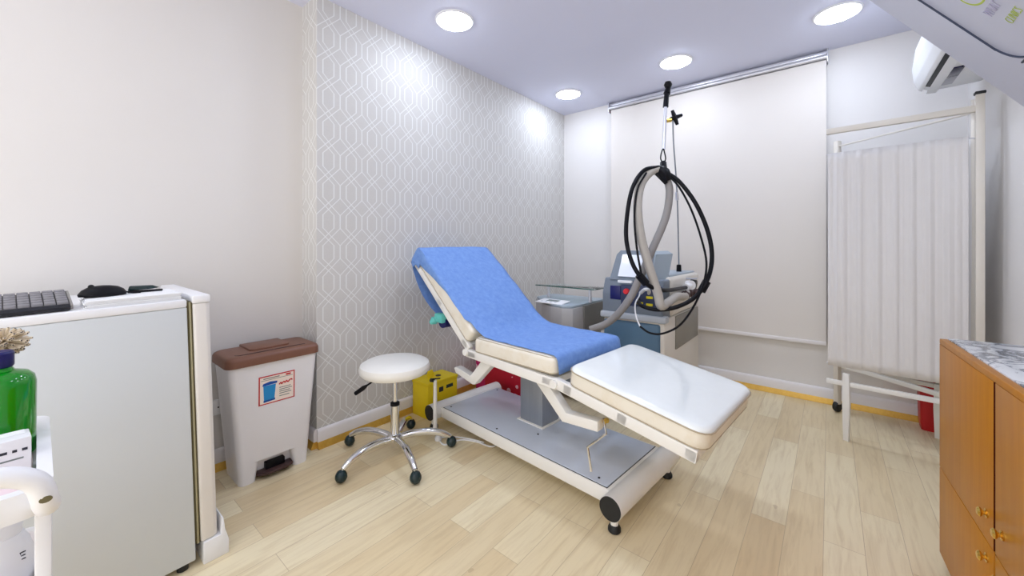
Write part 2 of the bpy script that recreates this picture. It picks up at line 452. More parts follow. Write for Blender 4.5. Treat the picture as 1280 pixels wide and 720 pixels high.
# ================================================================== ROLLER BLIND
bl = thing('roller_blind', 'wide cream roller blind covering the back wall window', 'blind', (-.92, YB, 0))
def bw(x, y, z): return (x+.92, y-YB, z)
B().box(-1.82+.92, -.02+.92, -.052, -.049, .49, 2.70).done('blind_fabric', M['blind'], bl)
B().box(-1.82+.92, -.018+.92, -.060, -.040, .462, .492, .004).done('bottom_bar', M['skirt'], bl)
B().cyl((-1.84+.92, -.05, 2.725), (-.01+.92, -.05, 2.725), .017, seg=16).done('roller_tube', M['alu'], bl)
B().box(-1.84+.92, -.01+.92, -.045, -.015, 2.748, 2.775, .004).done('head_rail', M['alu'], bl)
for xx in (-1.845, -.012): B().box(xx+.92-.004, xx+.92+.004, -.068, 0, 2.68, 2.785, .002).done('bracket', M['alu'], bl)

# ================================================================== TREATMENT BED
BO = Vector((-.73, 1.565, 0)); BA = R(-5)
def bedw(u, v, z=0):
    return Vector((BO.x+u*math.cos(BA)-v*math.sin(BA), BO.y+u*math.sin(BA)+v*math.cos(BA), z))
U0, V0 = -.68, .29
bed = thing('treatment_bed', 'white adjustable treatment bed with raised backrest and cream vinyl cushions', 'treatment bed', bedw(U0, V0), BA)
def Q(u, v, z): return (u-U0, v-V0, z)
def bp(b, poly, v0, v1, bev=0, seg=2): return b.prism([(u-U0, z) for u, z in poly], 'y', v0-V0, v1-V0, bev, seg)
def strip(p, d, n, s0, s1, o0, o1):
    return [(p[0]+d[0]*s+n[0]*o, p[1]+d[1]*s+n[1]*o) for s, o in ((s0, o0), (s1, o0), (s1, o1), (s0, o1))]
VN, VF = -.03, .59
# base
b = B(); bp(b, [(-1.36, .082), (0, .082), (0, .15), (-1.36, .15)], .055, .575, .004); b.done('base', M['white'], bed)
b = B(); bp(b, [(-1.309, .146), (-.054, .146), (-.054, .1505), (-1.309, .1505)], .0605, .569); b.done('plate_gasket', M['rubber'], bed)
b = B(); bp(b, [(-1.305, .146), (-.058, .146), (-.058, .1535), (-1.305, .1535)], .066, .565, .002); b.done('base_cover_plate', M['plate'], bed)
for u, v in ((-1.27, .10), (-1.27, .53), (-.82, .10), (-.60, .22), (-.12, .10)):
    B().cyl(Q(u, v, .1535), Q(u, v, .1555), .006, seg=10).done('bolt', M['rubber'], bed)
for u in (-1.37, -.0):
    tb = B().cyl(Q(u, -.005, .115), Q(u, .625, .115), .052, seg=28).done('cross_tube', M['white'], bed)
    for v0, v1 in ((-.010, -.004), (.624, .630)):
        B().cyl(Q(u, v0, .115), Q(u, v1, .115), .0505, seg=28).done('end_cap', M['rubber'], tb)
    for v in (.03, .585):
        ft = B().cyl(Q(u, v, .03), Q(u, v, .08), .017, seg=16).done('foot', M['white'], bed)
        B().lathe([(.0, 0), (.022, 0), (.028, .006), (.028, .018), (.020, .032), (0, .034)], Q(u, v, 0), 20).done('rubber_glide', M['rubber'], ft)
# column
b = B(); b.box(-.81-U0, -.63-U0, .295-V0, .455-V0, .15, .59, .004); b.done('lift_column', M['steel'], bed)
b = B(); b.box(-.825-U0, -.615-U0, .28-V0, .47-V0, .153, .160, .002); b.done('column_collar', M['white'], bed)
b = B(); b.box(-.86-U0, -.46-U0, .06-V0, .52-V0, .555, .59, .004); b.done('carriage', M['white'], bed)
# bent support arms (lower frame), two on each side
for v in (.03, .51):
    b = B(); bp(b, [(-.46, .575), (-.40, .575), (-.26, .438), (-.085, .452), (-.085, .404), (-.285, .388), (-.46, .545)], v, v+.05, .004)
    b.done('support_arm', M['white'], bed)
    b = B(); bp(b, [(-.80, .575), (-.87, .575), (-.985, .448), (-1.13, .472), (-1.15, .46), (-1.13, .432), (-.965, .398), (-.945, .402), (-.80, .545)], v, v+.05, .006)
    b.done('support_arm', M['white'], bed)
b = B().tube([Q(-.07, .06, .455), Q(-.062, .05, .45), Q(-.04, .03, .413), Q(-.137, .03, .318), Q(-.118, .03, .214)], .0055, 8, 1); b.done('crank_handle', M['chrome'], bed)
b = B().cyl(Q(-.09, .09, .435), Q(-.05, .05, .462), .012, seg=12); b.done('crank_socket', M['brass'], bed)
# seat: rails + cushion
def rails(name, poly):
    b = B()
    for v in (VN, VF-.03): bp(b, poly, v, v+.03, .003)
    us = sorted(poly); bp(b, poly, VN, VF) if False else None
    return b
b = rails('seat_frame', [(-.955, .585), (-.275, .560), (-.275, .612), (-.955, .632)])
b.box(-.93-U0, -.87-U0, VN-V0, VF-V0, .592, .618); b.box(-.36-U0, -.30-U0, VN-V0, VF-V0, .575, .605)
b.done('seat_frame', M['white'], bed)
def soft(name, S_, D_, N_, s0, s1, o0, o1, v0, v1, rc, re, parent, m, reb=.014, cut=None):
    """a padded block: rounded-rectangle plan with rounded upper and lower edges, laid along an inclined line"""
    rings = []
    lev = [(o0+reb*(1-math.cos(a)), reb*(1-math.sin(a))) for a in (0, R(30), R(60), R(90))]
    if cut is not None: lev = [(cut, 0)]
    lev += [(o1-re*(1-math.sin(a)), re*(1-math.cos(a))) for a in (0, R(18), R(36), R(54), R(72), R(90))]
    top = lev[-1]
    lev += [(top[0]+.002, top[1]+.05), (top[0]+.003, top[1]+.12)]
    for o, g in lev:
        r = []
        for x, y, _ in rrect(s0+g, s1-g, v0+g, v1-g, 0, max(.012, rc-g*.6), 6):
            q = Q(S_[0]+D_[0]*x+N_[0]*o, y, S_[1]+D_[1]*x+N_[1]*o); r.append(q)
        rings.append(r)
    return B().loft(rings).done(name, m, parent, ang=50)
def piping_loop(S_, D_, N_, s0, s1, o, g, v0, v1, rc, par):
    pts = [Q(S_[0]+D_[0]*x+N_[0]*o, y, S_[1]+D_[1]*x+N_[1]*o) for x, y, _ in rrect(s0+g, s1-g, v0+g, v1-g, 0, rc, 4)]
    B().tube(pts, .0033, 6, 1, closed=True).done('piping', M['pipe'], par)
SS, DS, NS = (-.885, .626), (1, -.003), (.003, 1)
sc = soft('seat_cushion', SS, DS, NS, 0, .598, 0, .088, VN, VF, .035, .026, bed, M['vinyl'])
DB = (-math.cos(R(40.5)), math.sin(R(40.5))); NB = (math.sin(R(40.5)), math.cos(R(40.5)))
SB = (-.945, .615)
DL = (math.cos(R(9.6)), -math.sin(R(9.6))); NL = (math.sin(R(9.6)), math.cos(R(9.6)))
SL = (-.225, .607)
b = B()
for v in (VN, VF-.03): bp(b, strip(SB, DB, NB, 0, .76, 0, .042), v, v+.03, .003)
for s0 in (.02, .36, .70): bp(b, strip(SB, DB, NB, s0, s0+.05, .008, .034), VN, VF)
b.done('backrest_frame', M['white'], bed)
bc = soft('backrest_cushion', SB, DB, NB, .035, .79, .042, .134, VN, VF, .03, .022, bed, M['vinyl'])
b = B()
for v in (VN, VF-.03): bp(b, strip(SL, DL, NL, -.06, .60, -.05, 0), v, v+.03, .003)
for s0 in (.0, .28, .56): bp(b, strip(SL, DL, NL, s0, s0+.04, -.045, -.008), VN, VF)
b.done('leg_frame', M['white'], bed)
lc = soft('leg_cushion', SL, DL, NL, .003, .625, 0, .084, VN, VF, .06, .020, bed, M['vinyl'])
# clear glossy top panel of the leg cushion, its own skin a hair above
soft('clear_top_cover', SL, DL, NL, .001, .627, .0, .087, VN-.002, VF+.002, .061, .022, lc, M['vtop'], cut=.067)
# piping along the cushions' upper near and far edges
def piping(pts, par): B().tube(pts, .0035, 6, 4).done('piping', M['pipe'], par)
def pt(S_, D_, N_, s, o, v): return Q(S_[0]+D_[0]*s+N_[0]*o, v, S_[1]+D_[1]*s+N_[1]*o)
e = .0095
piping_loop(SL, DL, NL,   .001, .627, .067, -.001, VN-.002, VF+.002, .061, lc)
piping_loop(SL, DL, NL, .003, .625, .004, .004, VN, VF, .056, lc)
piping_loop(SS, DS, NS, 0, .598, .080, .010, VN, VF, .028, sc)
piping_loop(SS, DS, NS, 0, .598, .006, .003, VN, VF, .032, sc)
piping_loop(SB, DB, NB, .035, .79, .050, .003, VN, VF, .028, bc)
for u, z in ((-.95, .612), (-.285, .588)):
    for v in (VN-.012, VF): B().cyl(Q(u, v, z), Q(u, v+.012, z), .020, seg=16).done('pivot', M['white'], bed)
# paper-roll holder under the head end: teal end bracket and navy roller
hp = pt(SB, DB, NB, .29, -.062, 0)
b = B().cyl((hp[0], VN-V0+.01, hp[2]), (hp[0], VF-V0-.02, hp[2]), .040, seg=22); b.done('roll_holder', M['navy'], bed)
b = B()
b.box(hp[0]-.05, hp[0]+.035, VN-V0-.02, VN-V0+.03, hp[2]-.005, hp[2]+.055, .012)
b.lathe([(0, 0), (.024, 0), (.028, .01), (.016, .03), (.010, .04), (0, .042)], (hp[0]-.055, VN-V0-.005, hp[2]+.008), 16, Matrix.Rotation(R(200), 4, 'Y') @ Matrix.Rotation(R(60), 4, 'X'))
b.cyl((hp[0]-.05, VN-V0, hp[2]+.012), (hp[0]-.02, VN-V0, hp[2]+.03), .022, seg=16)
b.done('roll_bracket', M['teal'], bed)['label'] = 'teal end bracket of the roll holder'
# slim white post by the head foot with a thin cross bar
b = B().cyl(Q(-1.262, -.035, .05), Q(-1.262, -.035, .37), .014, .011, 14); b.done('control_post', M['white'], bed)
b = B().cyl(Q(-1.295, -.045, .372), Q(-1.215, -.03, .392), .0045, seg=8); b.done('control_lever', M['rubber'], bed)
b = B().cyl(Q(-1.285, -.05, .368), Q(-1.262, -.05, .373), .013, seg=12); b.done('lever_knob', M['rubber'], bed)

# blue disposable sheet over backrest and seat
def sheet():
    prof = []                                                   # (u,z) of the sheet surface and outward normal, from behind the head to the seat's end
    def add(u, z, nu, nz): prof.append((Vector((u, z)), Vector((nu, nz)).normalized()))
    def ps(s, o): return (SB[0]+DB[0]*s+NB[0]*o, SB[1]+DB[1]*s+NB[1]*o)
    for s in (.26, .32, .38, .44, .50, .56, .62, .68, .73, .765):
        sag = .085*math.sin(PI*min(1, (s-.22)/.56))**.8
        p = ps(s, -.012-sag); add(*p, -NB[0], -NB[1])
    add(*ps(.797, -.004), -NB[0]+DB[0], -NB[1]+DB[1])
    add(*ps(.805, .03), DB[0], DB[1]); add(*ps(.806, .09), DB[0], DB[1]); add(*ps(.802, .125), DB[0]+NB[0]*.5, DB[1]+NB[1]*.5)
    add(*ps(.787, .144), NB[0], NB[1])
    for k in range(22):
        s = .765-.665*k/21
        add(*ps(s, .145+.002*math.sin(k*1.1)), NB[0], NB[1])
    for k in range(6):
        t = k/5; a = ps(.085, .145); c = (-.80, .7205)
        mid = (-.868, .737)
        u = (1-t)**2*a[0]+2*t*(1-t)*mid[0]+t*t*c[0]; z = (1-t)**2*a[1]+2*t*(1-t)*mid[1]+t*t*c[1]
        add(u, z, NB[0]*(1-t), NB[1]*(1-t)+t)
    for k in range(1, 14): add(-.80+.47*k/13, .7195+.0015*math.sin(k*1.7), 0, 1)
    for a in (25, 50, 75): add(-.315+.036*math.sin(R(a)), .684+.0355*math.cos(R(a)), math.sin(R(a)), math.cos(R(a)))
    add(-.276, .66, 1, 0); add(-.273, .63, 1, .0)
    n = len(prof)
    NV = 26
    def fn(i, j):
        p, nr = prof[i]
        f = i/(n-1)
        # how far the near edge hangs over the side (a lot at the head, none at the seat)
        hang = 0
        if 10 <= i < 36: hang = .105*max(0, 1-(i-15)/18.0)**1.5 if i >= 15 else .105
        if i < 10: hang = 0
        t = j/NV
        vlo, vhi = VN-.006, VF+.006
        if i >= 36: vlo = VN+.022-.0*(i-36)
        if i < 10: vlo = VN+.0+.03*(1-i/10)
        K = 6
        if j < K:
            g = 1-j/K
            v = vlo-.004*math.sin(PI*g); d = hang*g
        else:
            v = vlo+(vhi-vlo)*(j-K)/(NV-K); d = 0
        # a rounded far edge
        edge = .006*max(0, 1-abs(v-vhi)/.03)
        wr = .0022*math.sin(9*v+i*.35)+.0014*math.sin(23*v-i*.6)
        u = p.x-nr.x*(d+edge)+nr.x*wr; z = p.y-nr.y*(d+edge)+nr.y*wr
        return Q(u, v, z)
    bb = B(); tb = bmesh.new()
    V = [[tb.verts.new(fn(i, j)) for j in range(NV+1)] for i in range(n)]
    for i in range(n-1):
        for j in range(NV): tb.faces.new((V[i][j], V[i][j+1], V[i+1][j+1], V[i+1][j]))
    bmesh.ops.recalc_face_normals(tb, faces=tb.faces[:])
    bb._add(tb)
    o = bb.done('bed_sheet', M['cloth'], ang=80)
    o.location = bed.location; o.rotation_euler = bed.rotation_euler
    md = o.modifiers.new('thick', 'SOLIDIFY'); md.thickness = .002; md.offset = 0
    return o
tag(sheet(), 'blue disposable sheet draped over the bed backrest and seat', 'bed sheet')

# ================================================================== STOOL
st = thing('swivel_stool', 'round white stool on a five-star chrome base beside the bed', 'stool', (-2.0, 1.345, 0))
B().lathe([(0, .488), (.14, .488), (.185, .494), (.200, .510), (.203, .530), (.196, .550), (.17, .564), (.11, .571), (0, .573)], seg=56).done('seat', M['seatw'], st)
B().lathe([(0, .478), (.09, .478), (.09, .489), (0, .489)], seg=24).done('seat_plate', M['black'], st)
B().cyl((0, 0, .31), (0, 0, .48), .014, seg=20).done('gas_lift', M['chrome'], st)
B().lathe([(.0, .12), (.026, .12), (.025, .30), (0, .30)], seg=24).done('column', M['chrome'], st)
B().lathe([(.0, .30), (.027, .30), (.027, .315), (.018, .322), (0, .322)], seg=24).done('column_collar', M['black'], st)
B().lathe([(0, .055), (.022, .055), (.026, .07), (.045, .095), (.048, .118), (.038, .13), (.026, .134), (0, .134)], seg=28).done('hub', M['chrome'], st)
lv = B().tube([(-.03, -.02, .478), (-.08, -.055, .462), (-.15, -.10, .405)], .0055, 8, 4).done('height_lever', M['black'], st)
B().tube([(-.145, -.097, .41), (-.165, -.11, .392), (-.205, -.137, .358)], [.007, .014, .012], 10, 4).done('lever_grip', M['black'], lv)
for k in range(5):
    a = R(-88+72*k); ca, sa = math.cos(a), math.sin(a)
    lg = B().tube([(ca*r, sa*r, z) for r, z in ((.03, .105), (.10, .118), (.19, .118), (.27, .098), (.325, .068))], [.022, .021, .0205, .019, .015], 12, 5).done('leg', M['chrome'], st)
    cx, cy = ca*.335, sa*.335
    B().cyl((cx-ca*.008, cy-sa*.008, .045), (cx-ca*.008, cy-sa*.008, .075), .009, seg=10).done('caster_stem', M['chrome'], lg)
    c2 = B()
    c2.lathe([(0, -.031), (.012, -.029), (.024, -.020), (.031, -.004), (.030, .010), (.022, .026), (.012, .033), (0, .035)], (cx, cy, .032), 20)
    c2.done('caster', M['caster'], lg)

# ================================================================== PEDAL BIN
bn = thing('pedal_bin', 'tall white pedal bin with brown lid and picture sticker', 'bin', (-2.47, .825, 0))
def bx(z):          # half sizes of the tapering shell at height z
    t = z/.635
    return (-.115-.015*t, .125+.012*t, -.168-.052*t, .168+.052*t)
B().loft([rrect(*bx(z), z) for z in (.105, .25, .45, .635)]).done('body', M['binw'], bn)
for sg in (-1, 1):
    x0, x1, y0, y1 = bx(0)
    lo = rrect(x0+.0, x1, *( (y0, y0+.075) if sg < 0 else (y1-.075, y1)), 0, .026)
    X0, X1, Y0, Y1 = bx(.107)
    hi = rrect(X0, X1, *((Y0, Y0+.10) if sg < 0 else (Y1-.10, Y1)), .107, .028)
    B().loft([lo, hi]).done('leg', M['binw'], bn)
B().box(-.11, .085, -.10, .10, .035, .107, .004).done('recess_panel', M['binw'], bn)
lid = B().loft([rrect(*(lambda q: (q[0]-.010+g, q[1]+.012-g, q[2]-.012+g, q[3]+.012-g))(bx(.635)), z, .04) for z, g in ((.622, 0), (.655, .001), (.668, .007), (.674, .016), (.677, .03))]).done('lid', M['brown'], bn)
B().prism([(-.132, -.10), (.04, -.10), (.055, -.085), (.055, .085), (.04, .10), (-.132, .10)], 'z', .672, .686, .004).done('hinge_cover', M['brown'], lid)
B().tube([(.085, -.18, .676), (.105, -.165, .677), (.110, -.10, .678), (.108, .05, .678), (.105, .16, .677)], .003, 6, 4).done('lid_groove', M['dbrown'], lid)
pd = B().prism([(.06, -.095), (.125, -.085), (.148, -.05), (.152, .05), (.135, .085), (.06, .095)], 'z', .020, .036, .006).done('pedal', M['dbrown'], bn)
B().box(.02, .115, -.045, .05, .036, .072, .004).done('pedal_lever', M['black'], bn)
# sticker on the front face, leaning with the shell
def bf(y, z, o=.0012):
    return (bx(z)[1]+o, y, z)
def sk(y0, y1, z0, z1, o, name, m, par):
    bb = B(); tb = bmesh.new()
    vs = [tb.verts.new(bf(*p, o)) for p in ((y0, z0), (y1, z0), (y1, z1), (y0, z1))] + [tb.verts.new(bf(*p, o-.0011)) for p in ((y0, z0), (y1, z0), (y1, z1), (y0, z1))]
    for f in ((0, 1, 2, 3), (7, 6, 5, 4), (0, 4, 5, 1), (1, 5, 6, 2), (2, 6, 7, 3), (3, 7, 4, 0)): tb.faces.new([vs[i] for i in f])
    bb._add(tb); return bb.done(name, m, par)
sA, sB_ = onx(323, 491, -2.338), onx(368, 478, -2.338)
y0, y1 = sA.y-.825, sB_.y-.825
zt = onx(345, 467, -2.338).z; zb = onx(345, 502, -2.338).z
stk = sk(y0, y1, zb, zt, .0016, 'sticker', M['red'], bn)
w, h = y1-y0, zt-zb
sk(y0+.006, y1-.006, zb+.006, zt-.006, .0024, 'sticker_paper', M['cream'], stk)
def poly_sticker(pts, name, m, o=.0034):
    bb = B(); tb = bmesh.new()
    vs = [tb.verts.new(bf(y0+w*a, zb+h*c, o)) for a, c in pts]; tb.faces.new(vs)
    ex = bmesh.ops.extrude_face_region(tb, geom=tb.faces[:]); bmesh.ops.translate(tb, vec=(-.001, 0, 0), verts=[v for v in ex['geom'] if isinstance(v, bmesh.types.BMVert)])
    bmesh.ops.recalc_face_normals(tb, faces=tb.faces[:]); bb._add(tb); return bb.done(name, m, stk)
poly_sticker([(.14, .14), (.42, .14), (.46, .66), (.12, .66)], 'printed_bin', M['blue'])
poly_sticker([(.09, .66), (.49, .68), (.50, .75), (.30, .78), (.12, .74)], 'printed_bin_lid', M['dblue'])
poly_sticker([(.13, .08), (.44, .10), (.44, .17), (.13, .15)], 'printed_bin_foot', M['dblue'])
poly_sticker([(.06, .84), (.94, .84), (.94, .855), (.06, .855)], 'header_rule', M['ink'])
poly_sticker([(.12, .89), (.56, .89), (.56, .92), (.12, .92)], 'header_print', M['ink'])
poly_sticker([(.74, .88), (.88, .88), (.88, .94), (.74, .94)], 'header_mark', M['red'])
B().tube([bf(y0+w*a, zb+h*c, .0030) for a, c in ((.55, .60), (.60, .66), (.62, .60), (.68, .67), (.72, .62), (.76, .68), (.80, .62), (.85, .68), (.90, .70), (.92, .66))], .0032, 6, 3).done('red_lettering', M['red'], stk)
for c, a1 in ((.47, .88), (.40, .92), (.33, .86), (.26, .90), (.17, .84)):
    poly_sticker([(.56, c), (a1, c), (a1, c+.025), (.56, c+.025)], 'small_print', M['ink'])

# wall socket left of the bin
so = thing('wall_socket', 'white wall socket beside the pedal bin', 'socket', (XP, .70, .43))
sp = onx(276, 508, XP+.01); so.location = (XP, sp.y, sp.z)
B().box(0, .012, -.042, .042, -.042, .042, .004).done('face_plate', M['socket'], so)
for yy in (-.012, .012): B().cyl((.0118, yy, 0), (.0128, yy, 0), .004, seg=10).done('pin_hole', M['rubber'], so)

# ================================================================== FRIDGE
fr = thing('refrigerator', 'low white refrigerator leaning against the left wall, seen from its side', 'fridge', (-1.90, .388, 0))
FH = 1.043; FW = .62
T = Matrix.Translation((0, 0, .03)) @ Matrix.Rotation(R(1.6), 4, 'X') @ Matrix.Translation((0, 0, -.03))
b = B(); b.box(-FW, 0, -.62, 0, .03, FH-.03, .004, mx=T); b.done('body', M['frw'], fr)
b = B(); b.box(-FW, 0.002, -.62, .0, FH-.03, FH, .006, mx=T); b.done('top_panel', M['whitep'], fr)
b = B(); b.box(-FW+.01, -.012, 0, .018, .085, FH-.012, mx=T); b.done('door_gasket', M['seal'], fr)
b = B(); b.box(-FW+.01, -.006, .007, .013, .085, FH-.012, .002, mx=T); b.done('gasket_lip', M['gasket2'], fr)
dr = B().prism([(-FW, .018), (-.002, .018), (.002, .026), (.002, .058), (-.008, .071), (-FW, .071)], 'z', .09, FH-.02, .003, mx=T).done('door', M['frd'], fr)
b = B(); b.box(-FW, .004, .016, .073, FH-.02, FH+.012, .007, mx=T); b.done('door_cap', M['whitep'], dr)
b = B(); b.prism([(.022, .0), (.105, .0), (.105, .055), (.092, .105), (.087, .15), (.082, .15), (.078, .088), (.022, .086)], 'x', -FW, .008, .004); b.done('kick_panel', M['whitep'], fr)
for xx in (-.03, -FW+.03):
    b = B(); b.cyl((xx, .06-.62, 0), (xx, .06-.62, .036), .018, seg=14); b.done('foot', M['rubber'], fr)
    b = B(); b.cyl((xx, -.035, 0), (xx, -.035, .036), .018, seg=14); b.done('foot', M['rubber'], fr)

def ftop(x, y):      # height of the fridge's leaning top at world (x, y)
    p = T @ Vector((0, y-.388, FH)); return p.z
TILT = R(1.6)
# papers on the fridge
pp = thing('paper_stack', 'stack of white papers lying on the fridge beside the keyboard', 'papers', (-1.912, .345, ftop(0, .345)+.001))
pp.rotation_euler = (TILT, 0, 0)
for k in range(6):
    j = .004*((k*7) % 3-1)
    B().box(-.24+j, .0+j*.5, -.245+j, .0+j*.3, .0045*k, .0045*k+.0038).done('sheet_bundle', M['sheetp'], pp)
# keyboard
kb = thing('keyboard', 'black computer keyboard with grey keys on top of the fridge', 'keyboard', (-1.935, .068, ftop(0, .068)+.003))
kb.rotation_euler = (TILT, R(7), R(2))
B().prism([(0, 0), (.012, .004), (.012, .014), (0, .020), (-.155, .034), (-.165, .028), (-.165, 0)], 'y', -.44, 0, .002).done('case', M['keyb'], kb)
B().prism([(0.004, .004), (.004, .019), (-.158, .0335), (-.163, .004)], 'y', -.0002, .006, .001).done('side_trim', M['keyside'], kb)
km = None
for r_ in range(6):
    for c_ in range(16):
        x = -.006-.0255*r_; y = -.016-.0265*c_
        z = .020+.014*(-x/.155)
        if km is None:
            o = B().prism([(.0105, 0), (.0075, .009), (-.0095, .009), (-.0115, 0)], 'y', -.012, .012, .002).done('keycap', M['keyc'], kb); km = o
        else:
            o = km.copy(); COL.objects.link(o)
        o.location = (x-.010, y, z-.001); o.rotation_euler = (0, R(5), 0)
# mouse and pen
ms = thing('computer_mouse', 'black computer mouse lying on the papers on the fridge', 'mouse', onz(135, 361, 1.052))
ms.location = (-2.05, .150, ftop(0, .150)+.0285); ms.rotation_euler = (0, 0, R(188))
B().lathe([(0, .040), (.30, .0385), (.62, .034), (.86, .024), (1, .010), (.97, .002), (0, 0)], (0, 0, 0), 32, Matrix.Diagonal((.036, .064, 1, 1))).done('shell', M['black'], ms)
B().tube([(0, -.052, .014), (0, -.08, .004), (-.01, -.10, .003)], .0025, 6, 4).done('cable', M['black'], ms)
B().cyl((-.004, .030, .036), (.004, .030, .036), .008, seg=14).done('scroll_wheel', M['rubber'], ms)
pn = thing('stapler', 'small dark flat stapler on the papers near the fridge door', 'stapler', (-2.07, .452, ftop(0, .41)+.02))
pn.location = (-2.08, .268, ftop(0, .268)+.0285); pn.rotation_euler = (TILT, 0, R(-10))
B().prism([(-.05, 0), (.05, 0), (.05, .006), (-.05, .008)], 'y', -.012, .012, .002, mx=Matrix.Rotation(R(90), 4, 'Z')).done('base_plate', M['black'], pn)
B().prism([(-.05, .008), (.02, .010), (.04, .014), (.02, .024), (-.045, .026)], 'y', -.011, .011, .003, mx=Matrix.Rotation(R(90), 4, 'Z')).done('lever', M['caster'], pn)

# ================================================================== TROLLEY at the lower left
tr = thing('utility_trolley', 'white plastic trolley with push handle in front of the fridge', 'trolley', (-1.29, -.287, 0))
TX0, TX1, TY0, TY1 = -.23, .23, -.30, .305
for zf in (.79, .52, .16):
    b = B()
    outer = rrect(TX0, TX1, TY0, TY1, 0, .04, 6); inner = rrect(TX0+.020, TX1-.020, TY0+.020, TY1-.020, 0, .026, 6)
    rings = [[(x, y, zf-.008) for x, y, _ in outer], [(x, y, zf+.038) for x, y, _ in outer], [(x, y, zf+.038) for x, y, _ in inner], [(x, y, zf) for x, y, _ in inner]]
    b.loft(rings)
    b.done('tray', M['whitep'], tr)
for x in (TX0+.035, TX1-.03):
    for y in (TY0+.012, TY1-.012):
        ps_ = B().box(x-.018, x+.018, y-.010, y+.010, .07, .79, .004).done('post', M['whitep'], tr)
        B().lathe([(0, -.010), (.026, -.010), (.03, -.006), (.03, .006), (.026, .010), (0, .010)], (x, y, .03), 16, Matrix.Rotation(R(90), 4, 'X')).done('caster', M['rubber'], ps_)
HX = TX1+.058
hd = B().tube([(TX1-.01, TY1-.012, .80), (HX-.03, TY1-.008, .806), (HX, TY1-.010, .828), (HX+.006, TY1-.022, .868), (HX+.006, TY1-.06, .890), (HX+.006, TY1-.13, .893), (HX+.006, 0, .894), (HX+.006, TY0+.13, .893), (HX+.006, TY0+.06, .890), (HX+.006, TY0+.022, .868), (HX, TY0+.010, .828), (HX-.03, TY0+.008, .806), (TX1-.01, TY0+.012, .80)], .0155, 14, 5).done('push_handle', M['whitep'], tr)
B().lathe([(0, 0), (.007, 0), (.0075, .002), (0, .0022)], (HX+.0175, TY1-.010, .838), 14, Matrix.Rotation(R(90), 4, 'Y'), sx=.7).done('screw_recess', M['seal'], hd)
ln_ = B().box(-.205, .205, -.275, .280, 0, .0015).done('tray_liner', M['pink']); ln_.location = (-1.29, -.287, .7912)
tag(ln_, 'pink paper lining the top tray of the trolley', 'paper liner')
l2_ = ln_.copy(); COL.objects.link(l2_); l2_.location = (-1.29, -.287, .5212); l2_['label'] = 'pink paper lining the lower tray of the trolley'
ZT, ZL = .793, .523
gb = thing('green_bottle', 'clear green bottle with dark blue cap on the trolley top', 'bottle', (-1.372, -.055, ZT))
B().lathe([(0, 0), (.048, 0), (.053, .006), (.054, .158), (.051, .172), (.042, .182), (.024, .188), (.018, .198), (0, .198)], seg=36).done('body', M['green'], gb)
B().lathe([(0, .196), (.021, .196), (.023, .199), (.023, .226), (.020, .230), (0, .230)], seg=24).done('cap', M['navy'], gb)
B().box(.040, .0555, -.03, .012, .035, .065, .004).done('paper_tag', M['sheetp'], gb)
ct = thing('small_carton', 'small white printed carton in front of the green bottle', 'carton', (-1.265, -.040, ZT), R(4))
B().box(-.028, .028, -.08, .030, 0, .075, .002).done('box', M['whitep'], ct)
B().box(-.027, .0, -.07, .024, .0752, .0757).done('lid_flap', M['sheetp'], ct)
for a, c_ in ((-.055, -.03), (-.022, .0), (.006, .012), (.018, .025)):
    B().box(.0281, .0286, a, c_, .050, .055).done('small_print', M['inkd'], ct)
B().box(.0281, .0286, -.06, .02, .035, .038).done('small_print', M['ink'], ct)
hc = W(3, 428, .880)
br = thing('bristle_brush', 'cream bristle brush standing behind the green bottle', 'brush', (hc.x, hc.y, ZT))
hz = hc.z-ZT
B().cyl((0, 0, 0), (0, 0, hz-.01), .009, seg=12).done('handle', M['whitep'], br)
B().lathe([(0, 0), (.020, 0), (.022, .01), (.016, .02), (0, .022)], seg=20).done('stand', M['whitep'], br)
bb = B(); bt = B()
for k in range(190):
    zz = random.random()*2-1; aa = random.random()*2*PI; rr = math.sqrt(1-zz*zz)
    d = Vector((rr*math.cos(aa), rr*math.sin(aa), zz*.8)); c0 = Vector((0, 0, hz))
    L_ = .040*(.92+.16*random.random())
    bb.tube([c0+d*.006, c0+d*L_], [.0024, .0030], 5, 1)
    bt.tube([c0+d*(L_-.0005), c0+d*(L_+.001)], .0016, 4, 1)
o = bb.done('bristles', M['bristle'], br); o['kind'] = 'stuff'
o = bt.done('bristle_tips', M['brtip'], br); o['kind'] = 'stuff'
wb = thing('lotion_bottle', 'white lotion bottle with black lettering on the lower trolley tray', 'bottle', (-1.335, -.045, ZL))
B().lathe([(0, 0), (.034, 0), (.040, .008), (.043, .04), (.041, .075), (.033, .105), (.026, .12), (0, .12)], seg=32).done('body', M['whitep'], wb)
B().lathe([(0, .118), (.024, .118), (.025, .150), (.022, .156), (0, .156)], seg=24).done('cap', M['whitep'], wb)
text_mesh('lettering', 'NE', .022, M['inkd'], wb, frame(Vector((.0385, .002, .072)), (-.25, 1, 0), (-.2, 0, 1), (1, .25, .2)))
lf = thing('leaflet', 'pale lilac printed leaflet on the lower trolley tray', 'leaflet', (-1.21, -.10, ZL))
B().prism([(-.07, -.15), (.11, -.15), (.11, .072), (-.06, .072)], 'z', 0, .009, .001).done('cover', M['smoke'], lf)
B().box(-.02, .03, .050, .056, .0092, .0097).done('print_line', M['ink'], lf)
B().box(-.015, .02, .038, .042, .0092, .0097).done('print_line', M['ink'], lf)

